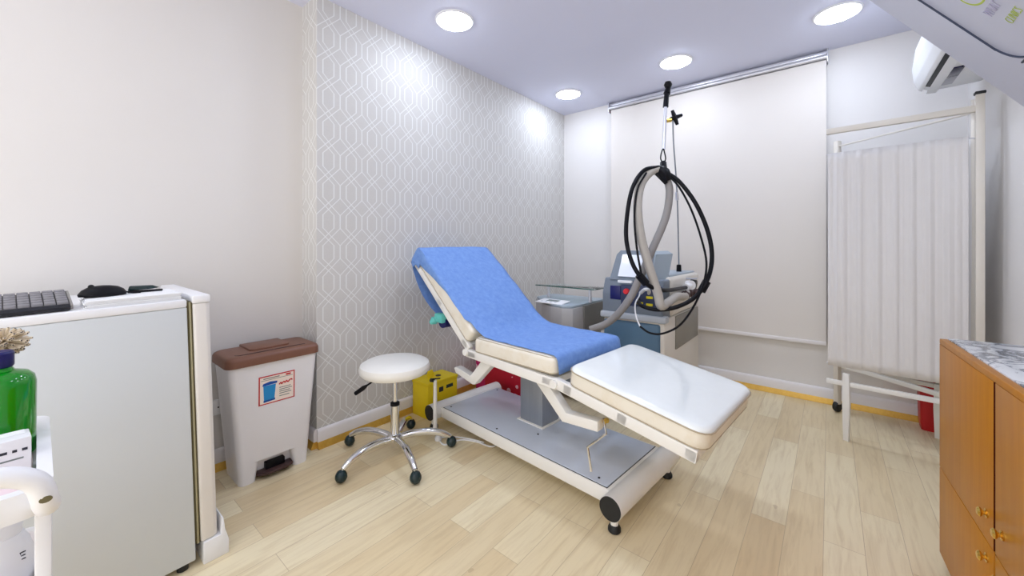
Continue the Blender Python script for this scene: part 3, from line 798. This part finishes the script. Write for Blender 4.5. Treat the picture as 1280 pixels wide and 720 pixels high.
# ================================================================== SHARPS BOX, FLORAL BOX, FLOOR CABLE
sh = thing('sharps_box', 'yellow cardboard sharps box on the floor by the papered wall', 'sharps container', (-2.305, 1.90, 0))
B().prism([(-.095, -.135), (.085, -.135), (.085, .145), (-.095, .145)], 'z', 0, .245, .004).done('box', M['yellow'], sh)
B().prism([(-.10, -.14), (.09, -.14), (.09, .15), (-.10, .15)], 'z', .232, .258, .006).done('lid', M['yellow'], sh)
B().prism([(-.025, 0), (.025, 0), (.032, .03), (.022, .06), (-.02, .055), (-.032, .03)], 'x', -.004, .004, .002, mx=Matrix.Translation((.0, -.04, .256)) @ Matrix.Rotation(R(-14), 4, 'Y')).done('raised_flap', M['yellow'], sh)
B().lathe([(0, 0), (.02, 0), (.02, .004), (0, .004)], (.0, .03, .257), 16).done('opening', M['dbrown'], sh)
B().box(.086, .0875, -.035, .005, .17, .205).done('warning_mark', M['inkd'], sh)
B().box(.086, .0875, .035, .10, .18, .205).done('warning_mark', M['caster'], sh)
fb = thing('floral_box', 'crimson box with pink and white flowers behind the bed base', 'box', (-2.04, 2.50, 0))
B().box(-.33, .33, -.10, .10, 0, .34, .006).done('box', M['florals'], fb)
B().box(-.335, .335, -.105, .105, .30, .36, .008).done('lid', M['florals'], fb)
cb = [onz(px, py, .005) for px, py in ((548, 549), (556, 556), (575, 550), (595, 552), (612, 558), (620, 556), (628, 548), (640, 540))]
cd = thing('floor_cable', 'white power cable curling on the floor beneath the bed', 'cable', (cb[0].x, cb[0].y, 0))
B().tube([p-Vector((cb[0].x, cb[0].y, 0)) for p in cb], .005, 8, 6).done('cord', M['whitep'], cd)
B().tube([p-Vector((cb[0].x, cb[0].y, 0)) for p in [onz(px, py, .014) for px, py in ((549, 547), (566, 546), (590, 549), (605, 553))]], .004, 8, 6).done('cord', M['whitep'], cd)
B().lathe([(0, 0), (.022, 0), (.024, .012), (.016, .03), (.009, .04), (0, .04)], (0, 0, .0), 16).done('plug', M['whitep'], cd)

# ================================================================== COOLING DEVICE with glass shelf
cd2 = thing('cooling_unit', 'grey rounded skin-cooling unit with a glass shelf behind the bed', 'cooling unit', (-1.80, 3.03, 0))
fc = [onz(px, py, .78) for px, py in ((670, 371), (677, 376.5), (688, 380.5), (702, 383.5), (716, 383.5), (728, 381))]
dl = [p-Vector((-1.80, 3.03, p.z)) for p in fc]
A0, A3 = dl[0], dl[5]
dep = .42
outl = [(p.x, p.y) for p in dl]+[ (A3.x+.0, A3.y+dep), (A0.x, A3.y+dep)]
B().prism([(x, y) for x, y in outl], 'z', .52, .765, .004, 2).done('body', M['devg'], cd2)
B().box(A3.x-.004, A3.x+.012, A3.y+.012, A3.y+dep-.01, .53, .772, .004).done('side_panel', M['devd'], cd2)
B().prism([(x*.98, y*.98+.004) for x, y in outl], 'z', .765, .785, .006, 2).done('top_cover', M['mgrey'], cd2)
mxp = frame(Vector(((A0.x+A3.x)/2+.045, dl[3].y+.115, .786)), (1, -.05, 0), (.05, 1, .1), (0, -.1, 1))
B().box(-.13, .13, -.06, .07, 0, .010, .005, mx=mxp).done('control_panel', M['whitep'], cd2)
B().box(-.055, .055, -.005, .04, .010, .0115, mx=mxp).done('display', M['ink'], cd2)
for k in range(4): B().box(-.09+.045*k, -.075+.045*k, -.035, -.022, .010, .012, mx=mxp).done('button', M['acgrey'], cd2)
B().box(A0.x+.03, A3.x-.03, A3.y+.04, A3.y+dep-.03, .10, .53, .01).done('stand_cabinet', M['mgrey'], cd2)
B().box(A0.x, A3.x, A3.y, A3.y+dep, .055, .10, .01).done('stand_base', M['mgrey'], cd2)
for x in (A0.x+.05, A3.x-.05):
    for y in (A3.y+.04, A3.y+dep-.05): B().lathe([(0, -.012), (.026, -.012), (.028, 0), (.026, .012), (0, .012)], (x, y, .028), 16, Matrix.Rotation(R(90), 4, 'X')).done('caster', M['rubber'], cd2)
gx0, gx1 = A0.x+.06, A3.x+.075
gy0, gy1 = A3.y+.045, A3.y+.30
B().prism([(gx0, gy0+.02), (gx1, gy0), (gx1+.02, gy1-.03), (gx0+.13, gy1)], 'z', .895, .903, .002).done('glass_shelf', M['glassg'], cd2)
B().tube([(gx0, gy0+.02, .899), (gx1, gy0, .899)], .0042, 6, 1).done('glass_edge', M['glassedge'], cd2)
for x, y in ((A0.x+.14, gy0+.11), (A3.x-.01, gy0+.10)): B().cyl((x, y, .78), (x, y, .897), .013, seg=18).done('shelf_post', M['alu'], cd2)

# ================================================================== LASER MACHINE
MX0, MX1, MY0, MY1 = -1.325, -.862, 2.69, 3.58
lm = thing('laser_machine', 'grey and cream laser machine on wheels with hoses, behind the bed', 'laser machine', (-1.09, 3.13, 0))
def m_(x, y, z): return (x+1.09, y-3.13, z)
def mb(b, x0, x1, y0, y1, z0, z1, bev=0, seg=2): return b.box(x0+1.09, x1+1.09, y0-3.13, y1-3.13, z0, z1, bev, seg)
def mz(px, py, y=MY0): return ony(px, py, y)
zband = mz(790, 396).z
mb(B(), MX0+.008, MX1-.006, MY0+.012, MY1, .08, zband, .012, 3).done('lower_body', M['mcream'], lm)
mb(B(), MX0+.012, MX1-.035, MY0-.002, MY0+.03, .10, zband-.035, .02, 3).done('lower_front', M['mteal'], lm)
mb(B(), MX0, MX1, MY0+.16, MY1, zband, 1.02, .03, 4).done('upper_body', M['mcream'], lm)
mb(B(), MX0+.03, MX1-.03, MY0+.20, MY1-.03, 1.015, 1.032, .008).done('top_plate', M['mgrey'], lm)
fp = [(MY0+.20, zband-.02), (MY0+.0, zband-.02), (MY0+.0, zband+.16), (MY0+.045, zband+.27), (MY0+.20, 1.005)]
B().prism([(y-3.13, z) for y, z in fp], 'x', MX0+1.09, MX1+1.09-.02, .014, 3).done('front_bezel', M['bezel'], lm)
bm_ = B()
bm_.box(MX0+1.09-.01, MX1+1.09+.01, MY0-.018-3.13, MY0+.06-3.13, zband-.024, zband+.024, .012, 3)
bm_.done('bumper_band', M['band'], lm)
def front(px0, px1, py0, py1, y, th, name, m, bev=.004, par=lm):
    a, c = ony(px0, py0, y), ony(px1, py1, y)
    z0 = ony((px0+px1)/2, py1, y).z; z1 = ony((px0+px1)/2, py0, y).z
    return mb(B(), a.x, c.x, y-th, y+.01, z0, z1, bev).done(name, m, par)
front(763, 776, 357, 374, MY0, .006, 'handpiece_bay', M['navy'])
front(776, 828, 357, 384, MY0, .004, 'connector_bay', M['mdark'], .008)
kp = ony(784, 364, MY0); kb_ = B().lathe([(0, 0), (.020, 0), (.022, .012), (.018, .026), (0, .028)], m_(kp.x, kp.y-.004, kp.z), 20, Matrix.Rotation(R(90), 4, 'X')).done('emergency_button', M['redk'], lm)
kb_['label'] = 'red emergency stop button'
for px, py, nm in ((800, 379, 'warning_tag'), (812, 381, 'warning_tag'), (812, 372, 'warning_tag')):
    front(px-4, px+4, py-1.5, py+1.5, MY0-.004, .006, nm, M['ytag'], .001)
front(773, 790, 350.5, 353.5, MY0-.0, .012, 'label_strip', M['sheetp'], .001)
# console
def con(px, py, y): p = ony(px, py, y); return (p.x+1.09, p.y-3.13, p.z)
YF_ = MY0+.03
fr_ring = [con(762, 349, YF_), con(771, 318, YF_+.10), con(776, 313, YF_+.12), con(814, 314, YF_+.12), con(818, 319, YF_+.10), con(812, 352, YF_)]
bk_ring = [(x+.012, y+.11, z) for x, y, z in fr_ring]
B().loft([fr_ring, bk_ring]).done('console', M['bezel'], lm)
B().loft([[con(814, 314, YF_+.118), con(820, 318, YF_+.105), con(813, 352, YF_+.01), con(807, 352, YF_+.01)], [(x+.075, y+.14, z+.002) for x, y, z in (con(814, 314, YF_+.118), con(820, 318, YF_+.105), con(813, 352, YF_+.01), con(807, 352, YF_+.01))]]).done('console_side', M['mgrey'], lm)
scr = [con(773, 345, YF_+.008), con(779, 318, YF_+.098), con(806, 319, YF_+.098), con(803, 347, YF_+.008)]
B().loft([[(x, y-.010, z) for x, y, z in scr], [(x, y+.010, z) for x, y, z in scr]]).done('screen', M['screen'], lm)
# right side: vent grille and hose couplings
p0, p1 = onx(845, 437, MX1), onx(872, 380, MX1)
B().box(MX1+1.09-.008, MX1+1.09+.004, p0.y-3.13, p1.y-3.13, p0.z+.0, zband-.004, .004).done('vent_grille', M['vent'], lm)
def side(px, py, x=MX1+.03): p = onx(px, py, x); return Vector((p.x+1.09, p.y-3.13, p.z))
c1 = side(862, 357); c2 = side(858, 367)
B().cyl(c1+Vector((-.03, .02, .0)), c1+Vector((.02, -.02, .006)), .036, seg=18).cyl(c1+Vector((.0, 0, .0)), c1+Vector((.0, -.10, -.006)), .027, seg=16).done('coupling', M['whitep'], lm)
B().cyl(c1+Vector((-.01, .06, .006)), c1+Vector((.03, .06, .0)), .04, seg=18).done('coupling_knob', M['black'], lm)
B().cyl(c2+Vector((-.05, .0, .0)), c2+Vector((.01, .0, 0)), .028, seg=16).cyl(c2, c2+Vector((.012, -.10, -.012)), .031, seg=16).done('coupling', M['chrome'], lm)
B().cyl(c1+Vector((-.04, .01, .052)), c1+Vector((.045, .04, .052)), .006, seg=10).done('valve_handle', M['acgrey'], lm)
for x in (MX0+.06, MX1-.06):
    for y in (MY0+.08, MY1-.08): B().lathe([(0, -.016), (.036, -.016), (.040, 0), (.036, .016), (0, .016)], m_(x, y, .040), 20, Matrix.Rotation(R(90), 4, 'Y')).done('caster', M['rubber'], lm)
B().cyl(c2+Vector((-.02, .05, .0)), c2+Vector((.035, .05, -.006)), .026, seg=14).cyl(c2+Vector((.0, .10, .01)), c2+Vector((.05, .11, .0)), .030, seg=14).cyl(c2+Vector((.006, -.055, -.007)), c2+Vector((.008, -.075, -.009)), .0345, seg=16).done('coupling_latch', M['dbrown'], lm)
# hose pole rising from the top
O_ = Vector((-1.09, 3.13, 0))
def w(px, py, zd): return W(px, py, zd)-O_
pb = Vector(m_(-.965, 3.36, 1.03))
ptop = w(841, 150, 2.80)
pk = pb+(ptop-pb)*.5
B().lathe([(0, 0), (.020, 0), (.018, .055), (.013, .060), (0, .060)], pb, 16).done('pole_socket', M['black'], lm)
B().tube([pb+Vector((0, 0, .05)), w(846.5, 246, 2.98), w(842, 180, 2.85), ptop], .0055, 10, 6).done('hose_pole', M['steel'], lm)
B().cyl(w(846.5, 250, 2.99), w(846, 240, 2.97), .013, seg=12).done('pole_joint', M['alu'], lm)
B().cyl(w(832, 151, 2.76), w(838, 150, 2.78), .016, seg=12).done('clamp', M['brass'], lm)
kk = w(843.5, 147, 2.80); kn = B()
for a in range(4): kn.tube([kk, kk+Vector((cs*math.cos(R(a*90+20)), sn*math.cos(R(a*90+20)), math.sin(R(a*90+20))))*.055], [.018, .011], 8, 1)
kn.done('star_knob', M['black'], lm)
B().cyl(w(829.5, 187, 2.72), w(832, 133, 2.76), .012, seg=14).done('hanger_tube', M['alu'], lm)
B().cyl(w(832, 134, 2.76), w(833.5, 116, 2.77), .019, .016, 14).lathe([(0, -.028), (.02, -.02), (.028, 0), (.02, .02), (0, .028)], w(835, 106, 2.78), 16).cyl(w(833.5, 117, 2.77), w(836, 108, 2.78), .024, .014, 12).done('pole_clip', M['black'], lm)
B().tube([w(829, 186, 2.70), w(826.5, 192, 2.68), w(826, 199, 2.66), w(829, 203, 2.65), w(832, 199, 2.66), w(831, 192, 2.68)], .0045, 8, 5, closed=True).done('snap_hook', M['black'], lm)
# hose clasp and the hoses that hang in a big loop
B().tube([w(829, 204, 2.64), w(830, 214, 2.58)], .022, 10, 1).tube([w(822, 211, 2.60), w(830, 216, 2.56), w(834, 226, 2.56)], [.026, .040, .028], 10, 4).tube([w(818, 214, 2.57), w(826, 222, 2.56), w(833, 229, 2.56)], .014, 8, 4).done('hose_clasp', M['black'], lm)
cp2 = c2+Vector((.012, -.10, -.012))
B().tube([cp2, w(845, 371, 2.62), w(834, 379, 2.50), w(826, 382, 2.45), w(822, 366, 2.45), w(811, 332, 2.45), w(801, 295, 2.46), w(797, 258, 2.48), w(801, 231, 2.52), w(812, 216, 2.56), w(822, 212, 2.58)], .028, 14, 6).done('main_hose', M['hose'], lm)
B().tube([w(833, 222, 2.58), w(837, 240, 2.57), w(832, 272, 2.56), w(817, 308, 2.55), w(802, 342, 2.54), w(789, 370, 2.56), w(773, 392, 2.62), w(757, 405, 2.68), w(738, 412, 2.72)], .0245, 14, 6).done('return_hose', M['hosed'], lm)
B().tube([w(823, 209, 2.57), w(805, 213, 2.53), w(791, 234, 2.50), w(784, 268, 2.48), w(783, 300, 2.46), w(790, 328, 2.44), w(802, 348, 2.42), w(815, 359, 2.44), w(832, 363, 2.52), c1+Vector((0, -.10, -.006))], .0135, 12, 6).done('cooling_hose', M['black'], lm)
B().tube([w(834, 216, 2.57), w(850, 228, 2.54), w(870, 255, 2.50), w(885, 290, 2.48), w(890, 322, 2.46), w(884, 350, 2.44), w(868, 372, 2.44), w(845, 384, 2.46), w(822, 387, 2.50), w(804, 383, 2.54), w(798, 378, 2.62), w(798, 374, 2.70)], .0135, 12, 6).done('cooling_hose', M['black'], lm)
B().tube([w(836, 220, 2.56), w(849, 234, 2.53), w(864, 262, 2.50), w(876, 296, 2.47), w(883, 328, 2.44), w(879, 356, 2.42), w(866, 385, 2.42), w(849, 407, 2.42), w(828, 417, 2.44), w(812, 416, 2.46), w(800, 408, 2.50)], .0065, 8, 6).done('sensor_cable', M['black'], lm)
B().tube([w(808, 216, 2.50), w(797, 236, 2.47), w(793, 270, 2.44), w(796, 310, 2.42), w(802, 345, 2.40)], .0065, 8, 6).done('sensor_cable', M['black'], lm)
B().tube([w(800, 408, 2.50), w(795, 395, 2.54), w(794, 380, 2.58), w(799, 370, 2.66), w(800, 366, 2.70)], .005, 8, 6).done('signal_lead', M['whitep'], lm)
B().tube([w(801, 366, 2.70), w(806, 362, 2.62), w(811, 363, 2.66), w(811, 369, 2.72)], .012, 10, 5).done('connector', M['whitep'], lm)
for px, py, zd, dx, dy in ((803, 349, 2.42, 7, 8), (880, 358, 2.44, -5, 9)):
    B().tube([w(px-dx*.7, py-dy*.7, zd), w(px+dx*.7, py+dy*.7, zd)], .025, 10, 1).done('hose_clip', M['black'], lm)

# ================================================================== FOLDING SCREEN
PA, PBp = Vector((-.016, 3.294, 0)), Vector((.632, 3.243, 0))      # near panel, left and right ends
PC = Vector((.045, 3.80, 0)); PD = Vector((.555, 3.715, 0))
fs = thing('folding_screen', 'cream three-panel folding screen with white curtains on the right', 'folding screen', (.35, 3.45, 0))
FO = Vector((.35, 3.45, 0))
def rod(b, p, q, z0, z1, wd, th):
    """a rectangular bar from p(z0) to q(z1): wd across (horizontal, normal to p-q), th in height"""
    a = Vector((p.x, p.y, z0)); c = Vector((q.x, q.y, z1)); d = (c-a); t = d.normalized()
    n = Vector((-t.y, t.x, 0)).normalized() if abs(t.z) < .99 else Vector((0, 1, 0))
    m = frame(a-FO, t, n, t.cross(n))
    return b.box(0, d.length, -wd/2, wd/2, -th/2, th/2, .002, mx=m)
def panel(p, q, zr, posts, curtain=True, railz=.36, seed=0, nw=11, hand=1, thick=True):
    p, q = Vector(p), Vector(q)
    d = (q-p); L_ = d.length; t = d/L_; n = Vector((-t.y, t.x, 0))
    rod(B(), p, q, zr, zr, .03 if thick else .010, .035 if thick else .010).done('top_rail', M['post'], fs)
    rod(B(), p, q, railz, railz, .022, .028).done('bottom_rail', M['white'], fs)
    for f, hh, zz in posts:
        c = p+d*f-FO
        m = frame(c, t, n, (0, 0, 1))
        B().box(-.017, .017, -.017, .017, zz, hh, .003, mx=m).done('post', M['post'], fs)
    if not curtain: return
    rod(B(), p, q, 1.845, 1.835, .008, .008).done('curtain_wire', M['alu'], fs)
    rod(B(), p, q, .478, .478, .008, .008).done('curtain_wire', M['alu'], fs)
    if curtain:
        rnd = random.Random(seed); ph = [rnd.random()*6.28 for _ in range(6)]
        def fn(a, c):
            s = a*(L_-.05)+.008
            wv = .0068*math.sin(2*PI*nw*a+ph[0]+1.6*math.sin(5*a+ph[1]))+.0032*math.sin(2*PI*nw*2.3*a+ph[2]+c*.5+1.2*math.sin(9*a))+.0006*math.sin(2*PI*41*a+ph[3])
            wv *= .35+.65*math.sin(PI*min(1, max(0, c)))**.5*1
            x = p+t*s+n*(wv+.012*hand)-FO
            return (x.x, x.y, .465+(1.85-.465)*c)
        o = B().grid(fn, 200, 24).done('curtain', M['curt'], fs, ang=80)
        md = o.modifiers.new('thick', 'SOLIDIFY'); md.thickness = .002
panel(PA, PBp, 1.995, [(1.0, 2.07, .03)], True, .36, 3, 7, -1)
panel(PBp+Vector((.0, .055, 0)), PC, 1.99, [(0.0, 2.06, .03), (1.0, 2.03, .06)], True, .36, 5, 8, 1, False)
panel(PC+Vector((.02, .045, 0)), PD, 1.80, [(1.0, 1.82, .03)], False, .33, 8, 8, 1, False)
pcp = PBp-FO
B().box(pcp.x-.020, pcp.x+.020, pcp.y-.020, pcp.y+.020, 2.07, 2.085, .003).done('post_cap', M['rubber'], fs)
# feet: slanting white legs and a castor
la = W(1058, 550, 2.489); la.z = .0
def leg_at(x, y, ztop, name='leg', lean=0):
    c = Vector((x, y, 0))-FO
    B().prism([(-.014, .0), (.014, .0), (.020, ztop*.55), (.016, ztop), (-.016, ztop), (-.020, ztop*.55)], 'x', -.010, .010, .002, mx=Matrix.Translation(c) @ Matrix.Rotation(R(90-25), 4, 'Z')).done(name, M['white'], fs)
leg_at(.083, 3.276, .43)
leg_at(PD.x-.012, PD.y-.03, .35)
leg_at(PBp.x-.03, PBp.y+.02, .36)
cc = PC-FO
B().lathe([(0, -.014), (.036, -.014), (.040, -.004), (.040, .004), (.036, .014), (0, .014)], (cc.x, cc.y-.0, .042), 20, Matrix.Rotation(R(60), 4, 'Z') @ Matrix.Rotation(R(90), 4, 'X')).done('caster', M['rubber'], fs)

# red bin behind the screen
rb = thing('red_bin', 'red plastic waste bin on the floor behind the folding screen', 'bin', (.50, 3.70, 0))
pl_ = onz(1144, 522, 0.0)
rb.location = (.575, 3.848, 0)
B().loft([rrect(-.092, .092, -.060, .060, 0, .022), rrect(-.098, .098, -.064, .064, .05, .022), rrect(-.104, .104, -.070, .070, .40, .022)]).done('tub', M['redp'], rb)
B().loft([rrect(-.107, .107, -.073, .073, .39, .022), rrect(-.107, .107, -.073, .073, .44, .022), rrect(-.09, .09, -.058, .058, .45, .022)]).done('rim', M['black'], rb)

# ================================================================== WOODEN CABINET (right) and its marble top
CBL = Vector((.333, 2.235, 0)); CYW = R(2.7)
cbn = thing('wooden_cabinet', 'honey brown wooden cabinet with brass knobs at the right edge', 'cabinet', CBL, CYW)
# local: x into the cabinet (to the wall), y negative towards the camera
CH = .885; DWI = .533; NC = 2; CLN = DWI*NC
B().box(.022, .315, -CLN, 0, .05, CH-.02, .002).done('carcass', M['wood'], cbn)
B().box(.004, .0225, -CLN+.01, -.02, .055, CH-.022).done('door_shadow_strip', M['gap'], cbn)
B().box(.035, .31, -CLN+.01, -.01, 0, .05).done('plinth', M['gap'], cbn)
B().box(-.0, .022, -CLN, 0, CH-.02, CH, .002).done('top_edging', M['wood'], cbn)
ZS = .385
for c_ in range(NC):
    ya, yb = -DWI*c_-(.007 if c_ else 0), -DWI*(c_+1)+.007
    for z0, z1, up in ((ZS+.002, CH-.021, True), (.052, ZS-.002, False)):
        d_ = B().box(0, .0158, yb, ya, z0, z1, .001).done('door', M['wood'], cbn)
        if up and c_ == 0: B().box(.0006, .0155, yb-.0016, yb-.0001, z0, z1).done('gap_shade_band', M['gap'], d_)  # maroon strip paints the shade of the door gap onto this edge
        right = c_ % 2 == 0                                     # pairs of doors meet, knobs by the meeting edge
        ky = yb+.045 if right else ya-.050
        kz = z0+.08 if up else z1-.045
        B().lathe([(0, 0), (.013, 0), (.013, .003), (.006, .005), (.006, .008), (.012, .012), (.0135, .016), (.009, .020), (0, .021)], (0, ky, kz), 20, Matrix.Rotation(R(-90), 4, 'Y')).done('knob', M['brass'], d_)
wt = B().box(.022, .318, -CLN, .0, CH-.018, CH+.004, .002).done('worktop', M['marble'])
wt.location = CBL; wt.rotation_euler = (0, 0, CYW)
tag(wt, 'white marble slab with grey veins on top of the wooden cabinet', 'worktop')

# ================================================================== AIR CONDITIONER (right wall, far end)
acn = thing('air_conditioner', 'white wall air conditioner high on the right wall', 'air conditioner', (XR, 3.58, 2.22))
# profile in (x,z) measured from the wall, x negative into the room
AL = -.80
B().prism([(0, .03), (-.02, .012), (-.23, .004), (-.268, .03), (-.284, .10), (-.27, .32), (-.22, .35), (0, .35)], 'y', AL, 0, .006, 3).done('body', M['ac'], acn)
B().prism([(-.262, .010), (-.280, .022), (-.300, .075), (-.308, .16), (-.292, .29), (-.265, .348), (-.255, .348), (-.262, .2)], 'y', AL-.004, .004, .005, 2).done('front_panel', M['ac'], acn)
B().prism([(-.262, .012), (-.232, .0), (-.228, .012), (-.25, .03)], 'y', AL+.03, -.10, .001).done('air_slot', M['rubber'], acn)
B().prism([(-.250, -.012), (-.205, -.016), (-.20, -.010), (-.205, .004), (-.235, .004)], 'y', AL+.01, -.01, .003).done('louver', M['ac'], acn)
B().prism([(-.195, .009), (-.150, .011), (-.150, .001), (-.195, -.001)], 'y', -.40, -.24, .001).done('display', M['dnavy'], acn)
B().prism([(-.195, .009), (-.150, .011), (-.150, .001), (-.195, -.001)], 'y', -.235, -.10, .001).done('receiver_window', M['acgrey'], acn)
for x, z in ((-.255, .10), (-.235, .075)): B().cyl((x, .0, z), (x, .006, z), .006, seg=10).done('screw_cap', M['acgrey'], acn)

# ================================================================== TILTED SIGN BOARD (top right, near the camera)
Ye = 2.0
e0, e1 = ony(1085, 0, Ye), ony(1280, 135, Ye)
ed = (e1-e0).normalized()                                       # down and towards the wall
bot = e0+ed*((XR-.045-e0.x)/ed.x)
top_ = e0-ed*.22
sgn = thing('sign_board', 'pale grey sign board with green clinic logo tilted out from the right wall', 'sign', bot)
nrm = ed.cross(Vector((0, 1, 0))).normalized()
if nrm.x > 0: nrm = -nrm                                        # facing the room and down
mS = frame(Vector((0, 0, 0)), (0, -1, 0), -ed, nrm)             # x: along the wall to the camera, y: up the board, z: out of its face
if mS.to_3x3().determinant() < 0: mS = frame(Vector((0, 0, 0)), (0, -1, 0), -ed, -nrm)
zs = 1 if (mS.to_3x3() @ Vector((0, 0, 1))).dot(nrm) > 0 else -1
BLn = (bot-top_).length; BWd = 1.25
B().box(0, BWd, 0, BLn, -.05*zs, 0, .006, mx=mS).done('board', M['board'], sgn)
inv = mS.inverted()
def sp_(px, py):
    p = onplane(px, py, bot, nrm)-bot
    q = inv @ p; return q.x, q.y
xa, ya = sp_(1150, 0); xb, yb = sp_(1240, 58); xc, yc = sp_(1280, 74)
sx0 = (xa+xb)/2; sy0 = yc-.004
rad = max(.03, yb-sy0)
pts = [(sx0, BLn-.05), (sx0, sy0+rad*1.4), (sx0, sy0+rad)]
pts += [(sx0+rad*(1-math.cos(R(a))), sy0+rad*(1-math.sin(R(a)))) for a in (15, 30, 45, 60, 75)]
pts += [(sx0+rad, sy0), (BWd-.06, sy0)]
B().tube([mS @ Vector((x, y, .0005*zs)) for x, y in pts], .0036, 6, 2).done('panel_seam', M['seam'], sgn)
def textat(body, px0, py0, px1, py1, hgt, m, name):
    x0, y0 = sp_(px0, py0); x1, y1 = sp_(px1, py1)
    a = math.atan2(y1-y0, x1-x0)
    mm = mS @ Matrix.Translation((x0, y0, .0012*zs)) @ Matrix.Rotation(a, 4, 'Z')
    if zs < 0: mm = mm @ Matrix.Diagonal((1, 1, -1, 1))
    return text_mesh(name, body, hgt, m, sgn, mm, .0006, .62, -.0011)
X1_, Y1_ = sp_(1246, 23); X2_, Y2_ = sp_(1264, 29)
lh = abs(Y1_-Y2_)
textat('WHAT', 1240, 22, 1262, -5, .040, M['logop'], 'logo_lettering')
textat('CLINICS', 1266, 30, 1288, 3, .034, M['logog'], 'logo_lettering')
lx, ly = sp_(1210, -11)
lg_ = B()
ring = []
for k in range(40):
    a = 2*PI*k/40
    ring.append((lx+.056*math.cos(a), ly+.046*math.sin(a)))
lg_.tube([mS @ Vector((x, y, -.0125*zs)) for x, y in ring], .0135, 10, 1, closed=True)
lg_.done('logo_ring', M['logog'], sgn)
# wall hinge bracket carrying the board
hb = Vector((XR, bot.y-.5, bot.z+.02))-bot
B().box(-.05, .0, -.9, -.1, -.06, .06, .004).done('wall_bracket', M['alu'], sgn).location = (XR-bot.x, 0, -.01)
for yy in (-.25, -.95):
    pt_ = mS @ Vector((-yy, BLn*.75, -.05*zs))
    B().cyl(pt_, (XR-bot.x, yy, pt_.z+.02), .012, seg=12).done('stay_arm', M['alu'], sgn)

# ================================================================== LIGHT, WORLD, CAMERA
wd = bpy.data.worlds.new('World'); S.world = wd; wd.use_nodes = True
bg = wd.node_tree.nodes['Background']; bg.inputs[0].default_value = (1.0, .99, .98, 1); bg.inputs[1].default_value = 1.15
cam = bpy.data.cameras.new('Camera'); co = bpy.data.objects.new('Camera', cam); COL.objects.link(co)
co.location = (0, 0, H); co.rotation_euler = (R(90), 0, YAW)
cam.sensor_width = 36; cam.lens = F/1280*36; cam.shift_y = (CY-360)/1280; cam.clip_start = .02
S.camera = co
S.view_settings.view_transform = 'Standard'; S.view_settings.look = 'None'; S.view_settings.gamma = 1
S.view_settings.use_curve_mapping = False; S.view_settings.exposure = 1.0
